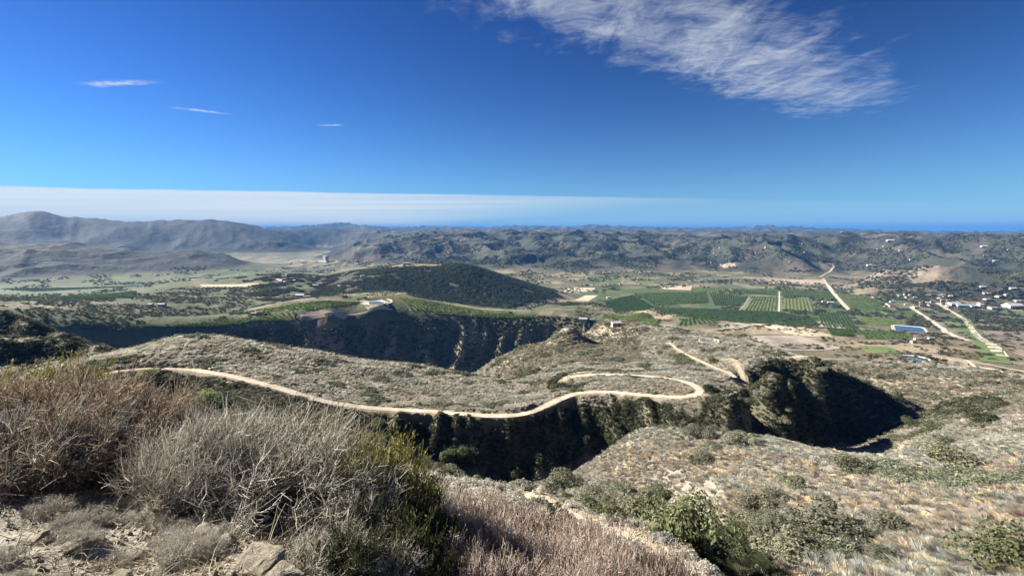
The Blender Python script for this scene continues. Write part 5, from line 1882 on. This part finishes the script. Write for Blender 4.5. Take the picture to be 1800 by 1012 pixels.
def brush_plant(seed, style):
    """a plant of unit radius and unit height: dictionary of part meshes"""
    g = np.random.default_rng(seed)
    st = dict(grey=dict(stems=64, twigs=42, lean=.34, spread=.95, tl=.34, r=.0042, mat='grey_twig', leaf=0),
              brown=dict(stems=60, twigs=42, lean=.34, spread=.9, tl=.30, r=.0042, mat='brown_twig', leaf=3.0),
              red=dict(stems=190, twigs=9, lean=.12, spread=.8, tl=.24, r=.0050, mat='red_twig', leaf=0),
              straw=dict(stems=120, twigs=18, lean=.36, spread=.85, tl=.28, r=.0042, mat='straw_twig', leaf=0),
              yellow=dict(stems=90, twigs=24, lean=.25, spread=.75, tl=.26, r=.0042, mat='yellow_twig', leaf=4.0),
              green=dict(stems=70, twigs=26, lean=.15, spread=.85, tl=.26, r=.0042, mat='green_twig', leaf=6.0),
              dead=dict(stems=40, twigs=30, lean=.2, spread=1.0, tl=.32, r=.005, mat='grey_twig', leaf=3.0))[style]
    ns, nt = st['stems'], st['twigs']
    a = g.uniform(0, 2 * math.pi, ns)
    rad = np.sqrt(g.uniform(0, 1, ns)) * st['spread']
    top = np.column_stack([np.cos(a) * rad, np.sin(a) * rad, (1 - .45 * rad ** 2) * g.uniform(.62, 1.0, ns)])
    lean = np.array([st['lean'], .12, 0])
    top[:, :2] += lean[:2] * top[:, 2:3] * .6
    base = np.column_stack([np.cos(a) * rad * .42, np.sin(a) * rad * .42, np.full(ns, -.12)])
    if style == 'red':
        base[:, :2] = top[:, :2] * .82 - lean[:2] * .3
    bend = np.column_stack([g.normal(0, .09, ns), g.normal(0, .09, ns), g.normal(.04, .04, ns)])
    stems = tubes(base, top, bend, g.uniform(.010, .016, ns) * (.45 if style == 'red' else 1), np.full(ns, .004), 4, g.uniform(0, 1, ns), g)
    k = np.repeat(np.arange(ns), nt)
    t = g.uniform(.18 if style != 'red' else .3, 1.0, len(k))[:, None]
    p0 = base[k] + (top - base)[k] * t + bend[k] * 4 * t * (1 - t)
    d = unit((top - base)[k] + g.normal(0, .62 if style != 'red' else .30, (len(k), 3)) * np.linalg.norm((top - base)[k], axis=1)[:, None] + lean * .5 + np.array([0, 0, .18]))
    L = (st['tl'] * g.uniform(.45, 1.25, len(k)))[:, None]
    p1 = p0 + d * L
    shade = np.clip(g.normal(.5, .26, len(k)), 0, 1)
    tw = tubes(p0, p1, g.normal(0, .03, (len(k), 3)), st['r'] * g.uniform(.45, 1.6, len(k)) ** 1.0, np.full(len(k), st['r'] * .4), 2, shade, g)
    # side shoots at the ends
    m = g.uniform(0, 1, len(k)) < .55
    q0 = (p0 + (p1 - p0) * g.uniform(.3, .9, (len(k), 1)))[m]
    qd = unit(d[m] + g.normal(0, .85, (int(m.sum()), 3)))
    q1 = q0 + qd * L[m] * .55
    sh = tubes(q0, q1, g.normal(0, .008, (len(q0), 3)), np.full(len(q0), st['r'] * .65), np.full(len(q0), st['r'] * .35), 1, np.clip(shade[m] + .12, 0, 1), g)
    out = {'stems': shaded_mesh('stems', stems, 'wood'), 'twigs': shaded_mesh('twigs', join([tw, sh]), st['mat'])}
    if st['leaf']:
        nl = int(len(k) * st['leaf'])
        kk = g.integers(0, len(k), nl)
        tt = g.uniform(.15, 1, (nl, 1))
        P = p0[kk] + (p1 - p0)[kk] * tt
        D = d[kk] + g.normal(0, .7, (nl, 3))
        mat = {'brown': 'seed_head', 'dead': 'dead_leaf'}.get(style, st['mat'])
        out['leaves'] = shaded_mesh('leaves', leaves(P, D, {'dead': .042, 'brown': .03, 'yellow': .045, 'green': .05}[style], g, np.clip(g.normal(.5, .28, nl), 0, 1)), mat, False)
    if style in ('red', 'brown'):
        kk = g.integers(0, len(k), 900 if style == 'red' else 500)
        P = p1[kk]
        parts = []
        for c in range(3):
            D = d[kk] + g.normal(0, .8, (len(kk), 3))
            parts.append(leaves(P - unit(D) * .012, D, .036, g, np.clip(g.normal(.5, .25, len(kk)), 0, 1)))
        out['seed_heads'] = shaded_mesh('seed_heads', join(parts), 'seed_head', False)
    return out


PLANTS = {}
for i, (stl, nvar) in enumerate((('grey', 2), ('brown', 2), ('red', 3), ('straw', 1), ('yellow', 1), ('green', 1), ('dead', 2))):
    PLANTS[stl] = [brush_plant(3000 + i * 10 + k, stl) for k in range(nvar)]


def front_shrub(px, py_top, r, radius, style, label, group=None, turn=0., var=0, sink=0., hmin=.25):
    az, s = ray(px, py_top)
    x, y = r * math.sin(az), r * math.cos(az)
    gz = float(terrain_at(x, y)) - sink
    h = max(s * r - gz, hmin) / 1.12
    e = bpy.data.objects.new('dry_shrub' if style not in ('green', 'yellow') else 'green_shrub', None)
    COL.objects.link(e)
    e.location = (x, y, gz)
    e.rotation_euler = (0, 0, turn)
    e.scale = (radius, radius, h)
    tag(e, label, 'shrub', group)
    for nm, me in PLANTS[style][var % len(PLANTS[style])].items():
        o = bpy.data.objects.new(nm, me)
        COL.objects.link(o)
        o.parent = e
    return h


FS = [
    # brown brush on the upper left, with greener plants behind it
    (10, 632, 9.5, 1.3, 'yellow', 'yellow green brush at the top of the left edge'),
    (85, 640, 9.8, .75, 'yellow', 'yellow green brush just right of the left edge brush'),
    (135, 656, 9.0, .55, 'green', 'dark green shrub behind the brown brush on the left'),
    (55, 652, 7.6, 1.2, 'straw', 'pale straw coloured shrub leaning over the left brow'),
    (-40, 655, 6.8, 1.2, 'brown', 'brown shrub cut off by the left edge'),
    (70, 668, 6.6, 1.0, 'brown', 'brown shrub with ochre tips left of the grey bush'),
    (150, 672, 6.8, 1.0, 'brown', 'reddish brown shrub in the middle of the left thicket'),
    (215, 688, 6.4, .85, 'brown', 'brown shrub beside the dark hollow'),
    (250, 708, 6.6, .6, 'straw', 'small straw coloured shrub at the right end of the left thicket'),
    (10, 705, 6.0, .8, 'grey', 'grey wispy shrub in front of the brown left thicket'),
    (95, 725, 5.8, .7, 'brown', 'low brown shrub in front of the left thicket'),
    # big grey bush
    (345, 722, 5.0, .75, 'grey', 'grey twiggy bush on the left side of the big grey thicket'),
    (300, 740, 4.8, .5, 'grey', 'grey twiggy bush bordering the dark hollow'),
    (425, 708, 5.0, .95, 'grey', 'tallest grey twiggy bush in the middle of the thicket'),
    (500, 722, 5.2, .9, 'straw', 'pale straw tinted bush behind the tallest grey bush'),
    (575, 745, 5.4, .8, 'straw', 'straw coloured bush left of the yellow green bush'),
    (470, 770, 4.4, .8, 'grey', 'grey bush with drooping branches above the boulder'),
    (560, 800, 4.3, .7, 'grey', 'grey bush hanging over the dark undergrowth'),
    (650, 762, 4.7, .65, 'yellow', 'yellow green bush behind the grey thicket'),
    (600, 785, 4.35, .45, 'yellow', 'yellow green shoots inside the grey thicket'),
    (705, 805, 4.5, .5, 'yellow', 'smaller yellow green bush at the right end of the thicket'),
    (735, 832, 5.0, .4, 'grey', 'small grey bush between the yellow and the reddish brush'),
    # dark shaded growth in the middle
    (640, 835, 4.2, .55, 'green', 'dark green shaded shrub under the yellow bush'),
    (710, 862, 4.0, .5, 'green', 'dark green shrub beside the reddish brush'),
    (590, 880, 3.6, .45, 'grey', 'tangled bare twigs in shade right of the boulder'),
    (655, 885, 3.5, .5, 'green', 'dark green shrub at the bottom middle'),
    (560, 940, 3.0, .35, 'grey', 'bare grey twigs beside the large boulder'),
    (640, 965, 2.9, .35, 'grey', 'bare grey twigs at the bottom edge right of the boulder'),
    (725, 945, 3.2, .4, 'green', 'green shaded shrub at the bottom edge'),
    # reddish buckwheat
    (772, 858, 5.4, .6, 'red', 'reddish buckwheat at the left end of the reddish brush'),
    (840, 868, 5.6, .65, 'red', 'reddish buckwheat on the back row beside the ravine'),
    (905, 874, 5.6, .6, 'red', 'pinkish buckwheat on the back row below pale bushes'),
    (965, 890, 5.4, .6, 'red', 'pinkish buckwheat below the round grey green bush'),
    (1020, 908, 5.2, .55, 'red', 'buckwheat beside the sandy track'),
    (1068, 916, 5.0, .5, 'red', 'buckwheat under the yellow green track bush'),
    (800, 895, 4.4, .55, 'red', 'tall buckwheat in the middle of the reddish brush'),
    (875, 915, 4.4, .55, 'red', 'dense buckwheat in front of the back row'),
    (945, 935, 4.3, .55, 'red', 'straight stemmed buckwheat in front of the track'),
    (1010, 942, 4.2, .5, 'red', 'buckwheat on the lower right of the reddish brush'),
    (1070, 962, 4.2, .45, 'red', 'low buckwheat near the bottom right of the brush'),
    (1130, 950, 5.0, .5, 'red', 'buckwheat at the right end of the reddish brush'),
    (1172, 958, 5.0, .5, 'red', 'last low buckwheat before the large round bush'),
    (1215, 985, 5.0, .45, 'red', 'short buckwheat right of the last row'),
    (1120, 985, 4.2, .45, 'red', 'low buckwheat in front of the right end'),
    (800, 935, 3.6, .42, 'red', 'buckwheat beside the dark green shade'),
    (600, 850, 3.9, .42, 'green', 'dark green shrub in the shade of the grey thicket'),
    (690, 930, 3.1, .42, 'green', 'dark green leafy shrub in the bottom middle shade'),
    (755, 900, 3.9, .4, 'green', 'dark green shrub at the left end of the reddish brush'),
    (600, 930, 2.9, .32, 'green', 'low dark green shrub right of the boulder'),
    (845, 955, 3.5, .45, 'red', 'near buckwheat at the bottom middle'),
    (920, 980, 3.5, .45, 'red', 'near buckwheat at the bottom right of the middle'),
    (830, 990, 3.0, .35, 'red', 'nearest buckwheat at the bottom edge'),
    (1020, 985, 3.6, .4, 'red', 'short buckwheat touching the bottom edge'),
]
for azd, r, rad, h, lab in ((-64, 3.9, .7, 1.45, 'tall brown shrub just beyond the left edge'), (-70, 3.0, .55, 1.35, 'tall brown shrub beside the viewpoint on the left')):
    x, y = r * math.sin(R(azd)), r * math.cos(R(azd))
    e = bpy.data.objects.new('dry_shrub', None)
    COL.objects.link(e)
    e.location = (x, y, float(terrain_at(x, y)))
    e.scale = (rad, rad, h)
    e.rotation_euler = (0, 0, math.pi)
    tag(e, lab, 'shrub')
    for nm, me in PLANTS['brown'][0].items():
        o = bpy.data.objects.new(nm, me)
        COL.objects.link(o)
        o.parent = e
for i, (px, py, r, rad, stl, lab) in enumerate(FS):
    front_shrub(px, py, r, rad, stl, lab, None, [0, .5, -.4, .8, -.7, .25][i % 6] + (.0 if stl != 'red' else i * 1.1), i)

# small dead plants on the pale bank at lower left
g = np.random.default_rng(55)
for i in range(30):
    px, r = float(g.uniform(-20, 400)), float(g.uniform(3.3, 5.2))
    if px > 270 and r > 4.2:
        r -= .9
    az = ray(px, 900)[0]
    x, y = r * math.sin(az), r * math.cos(az)
    stl = 'dead' if g.uniform() < .65 else 'grey'
    e = bpy.data.objects.new('dead_plant', None)
    COL.objects.link(e)
    e.location = (x, y, float(terrain_at(x, y)))
    e.rotation_euler = (0, 0, float(g.uniform(-.8, .8)))
    w_ = float(g.uniform(.07, .16))
    e.scale = (w_, w_, w_ * float(g.uniform(.55, 1.0)))
    tag(e, 'small dead grey plant on the pale earth bank at lower left', 'plant', 'dead plants on the pale bank')
    for nm, me in PLANTS[stl][i % 2].items():
        o = bpy.data.objects.new(nm, me)
        COL.objects.link(o)
        o.parent = e

# --- stones
m, t, b = new_mat('stone', .9)
ob = t.n('ShaderNodeTexCoord').outputs['Object']
c = t.mix(t.smooth(t.noise(ob, 3.0, 6.0, .7), .35, .65), (.36, .31, .23), (.60, .54, .42))
c = t.mix(t.smooth(t.noise(ob, 14.0, 4.0, .7), .5, .72), c, (.27, .25, .21))
t.link(c, b.inputs['Base Color'])
t.link(t.n('ShaderNodeBump', {'Height': t.noise(ob, 9.0, 7.0, .75), 'Strength': 1.0, 'Distance': .12}).outputs[0], b.inputs['Normal'])


def rock_mesh(seed, flat):
    import bmesh
    bm = bmesh.new()
    bmesh.ops.create_icosphere(bm, subdivisions=4, radius=1)
    g = np.random.default_rng(seed)
    co = np.array([v.co for v in bm.verts])
    for _ in range(22):                       # broken faces
        nrm = g.normal(size=3)
        nrm /= np.linalg.norm(nrm)
        dd = co @ nrm - g.uniform(.42, .78)
        co -= np.maximum(dd, 0)[:, None] * nrm * .92
    o = g.uniform(0, 40, 2)
    co *= (1 + .10 * fbm(co[:, 0] * 2.4 + o[0], co[:, 1] * 2.4 + co[:, 2] * 2 + o[1], 4, seed))[:, None]
    co *= (1 + .075 * ridged(co[:, 0] * 4 + o[0], co[:, 1] * 4 + co[:, 2] * 5, 4, seed + 5, .6) + .04 * fbm(co[:, 0] * 11 + co[:, 2] * 7, co[:, 1] * 11, 3, seed + 9))[:, None]
    co[:, 2] *= flat
    for v, c_ in zip(bm.verts, co):
        v.co = c_
    me = bpy.data.meshes.new('rock')
    bm.to_mesh(me)
    bm.free()
    me.materials.append(MATS['stone'])
    return me


ROCKS = [rock_mesh(60 + i, f) for i, f in enumerate((.62, .45, .7, .5))]
def rock(px, py, r, wpx, label, k, turn=0., name='rock', lift=.15):
    az, s = ray(px, py)
    x, y = r * math.sin(az), r * math.cos(az)
    o = bpy.data.objects.new(name, ROCKS[k % 4])
    COL.objects.link(o)
    sc = wpx / 2 / F_PX * r * 1.1
    o.location = (x, y, float(terrain_at(x, y)) + sc * lift)
    o.scale = (sc, sc * .85, sc)
    o.rotation_euler = (.12, -.1, turn)
    return tag(o, label, 'rock')


for a in ((458, 992, 2.95, 120, 'large pale boulder with a lit flat top at the bottom', 3, .3),
          (485, 1012, 2.7, 110, 'pale rock cut off by the bottom edge below the large boulder', 1, 1.0),
          (82, 1000, 3.25, 60, 'pale pointed rock near the lower left corner', 1, .5),
          (352, 905, 3.7, 76, 'grey rock above the large boulder', 2, 2.0),
          (300, 880, 3.9, 52, 'half buried rock left of the grey rock', 3, .8),
          (398, 930, 3.45, 50, 'crumbling rock between the grey rock and the large boulder', 0, 2.6),
          (262, 835, 4.4, 48, 'pale rock in front of the dark hollow', 2, .2),
          (175, 800, 4.7, 46, 'sunlit rock under the brown thicket', 3, 1.5),
          (120, 890, 3.9, 40, 'pale stone on the bank left of the flat grey stone', 2, .9),
          (60, 860, 4.2, 34, 'small pale stone near the left edge of the bank', 0, 1.9),
          (240, 910, 3.7, 36, 'pale stone in the middle of the earth bank', 1, 1.2),
          (160, 930, 3.5, 28, 'small pale stone above the flat grey stone', 0, 2.9),
          (205, 965, 3.25, 44, 'flat grey stone in the shaded lower left', 3, .4)):
    rock(*a)

# --- straw, fallen twigs and pebbles on the earth
g = np.random.default_rng(88)
n = 5600
az = np.radians(g.uniform(-50, -12, n))
r = 2.6 + 3.4 * g.uniform(0, 1, n) ** 1.3
x, y = r * np.sin(az), r * np.cos(az)
z = terrain_at(x, y)
a = g.uniform(0, 6.28, n)
L = g.uniform(.03, .16, n) * np.where(g.uniform(0, 1, n) < .06, 2.2, 1)
up = np.where(g.uniform(0, 1, n) < .8, g.uniform(0.0, .18, n), g.uniform(.5, 1.6, n))
d = np.column_stack([np.cos(a), np.sin(a) * .8, up])
d = unit(d)
p0 = np.column_stack([x, y, z - .005])
tw = tubes(p0, p0 + d * L[:, None], np.column_stack([g.normal(0, .02, n), g.normal(0, .02, n), g.uniform(0, .03, n)]), g.uniform(.0015, .004, n), np.full(n, .001), 3, np.clip(g.normal(.6, .25, n), 0, 1), g)
o = bpy.data.objects.new('dry_grass', shaded_mesh('dry_grass', tw, 'straw_twig'))
COL.objects.link(o)
tag(o, 'straw and fallen grey twigs lying on the earth bank at lower left', 'dry grass', None, 'stuff')
n = 2600
az = np.radians(g.uniform(-50, -10, n))
r = 2.5 + 3.0 * g.uniform(0, 1, n) ** 1.2
x, y = r * np.sin(az), r * np.cos(az)
z = terrain_at(x, y)
s = g.uniform(.006, .028, n) * g.uniform(.5, 1.3, n)
octv = np.array([(1, 0, 0), (0, 1, 0), (-1, 0, 0), (0, -1, 0), (0, 0, .7), (0, 0, -.7)])
jit = octv[None] * g.uniform(.6, 1.3, (n, 6, 1))
V = (np.column_stack([x, y, z + s * .2])[:, None] + jit * s[:, None, None]).reshape(-1, 3)
tri = np.array([(0, 1, 4), (1, 2, 4), (2, 3, 4), (3, 0, 4)])
F = (np.arange(n)[:, None, None] * 6 + tri[None]).reshape(-1, 3)
o = bpy.data.objects.new('pebbles', raw_mesh('pebbles', V, F.ravel(), 3, MATS['stone'], False))
COL.objects.link(o)
tag(o, 'loose pale pebbles and clods on the earth bank', 'pebbles', None, 'stuff')
# thin dry undergrowth that fills the ground between the front shrubs
n = 9000
az = np.radians(g.uniform(-9, 24, n))
r = 2.6 + 6.5 * g.uniform(0, 1, n) ** 1.1
x, y = r * np.sin(az), r * np.cos(az)
p0 = np.column_stack([x, y, terrain_at(x, y) - .01])
d = unit(np.column_stack([g.normal(.25, .35, n), g.normal(0, .35, n), g.uniform(.5, 1.2, n)]))
L = g.uniform(.12, .42, n)
tw = tubes(p0, p0 + d * L[:, None], g.normal(0, .02, (n, 3)), g.uniform(.002, .004, n), np.full(n, .001), 2, np.clip(g.normal(.5, .25, n), 0, 1), g)
o = bpy.data.objects.new('undergrowth', shaded_mesh('undergrowth', tw, 'red_twig'))
COL.objects.link(o)
tag(o, 'thin dry stems filling the ground between the front shrubs', 'undergrowth', None, 'stuff')
# ------------------------------------------------------------------ air
HZ = 48000.0
hm = bpy.data.materials.new('haze')
hm.use_nodes = True
ht = NT(hm.node_tree)
pv = ht.n('ShaderNodeVolumePrincipled', {'Color': (0.085, 0.25, 0.58, 1), 'Density': 4.2e-5, 'Anisotropy': 0.0})
ht.n('ShaderNodeOutputMaterial', {'Volume': pv.outputs[0]})
zt = max(float(Z.max()), 0) + 15
hv, hf = box(-65000, 65000, -65000, 65000, float(Z.min()) - 40, zt)
o = mesh_obj('haze', hv, hf, hm)
tag(o, 'thin blue haze lying over the far valley and hills', 'haze', None, 'stuff')
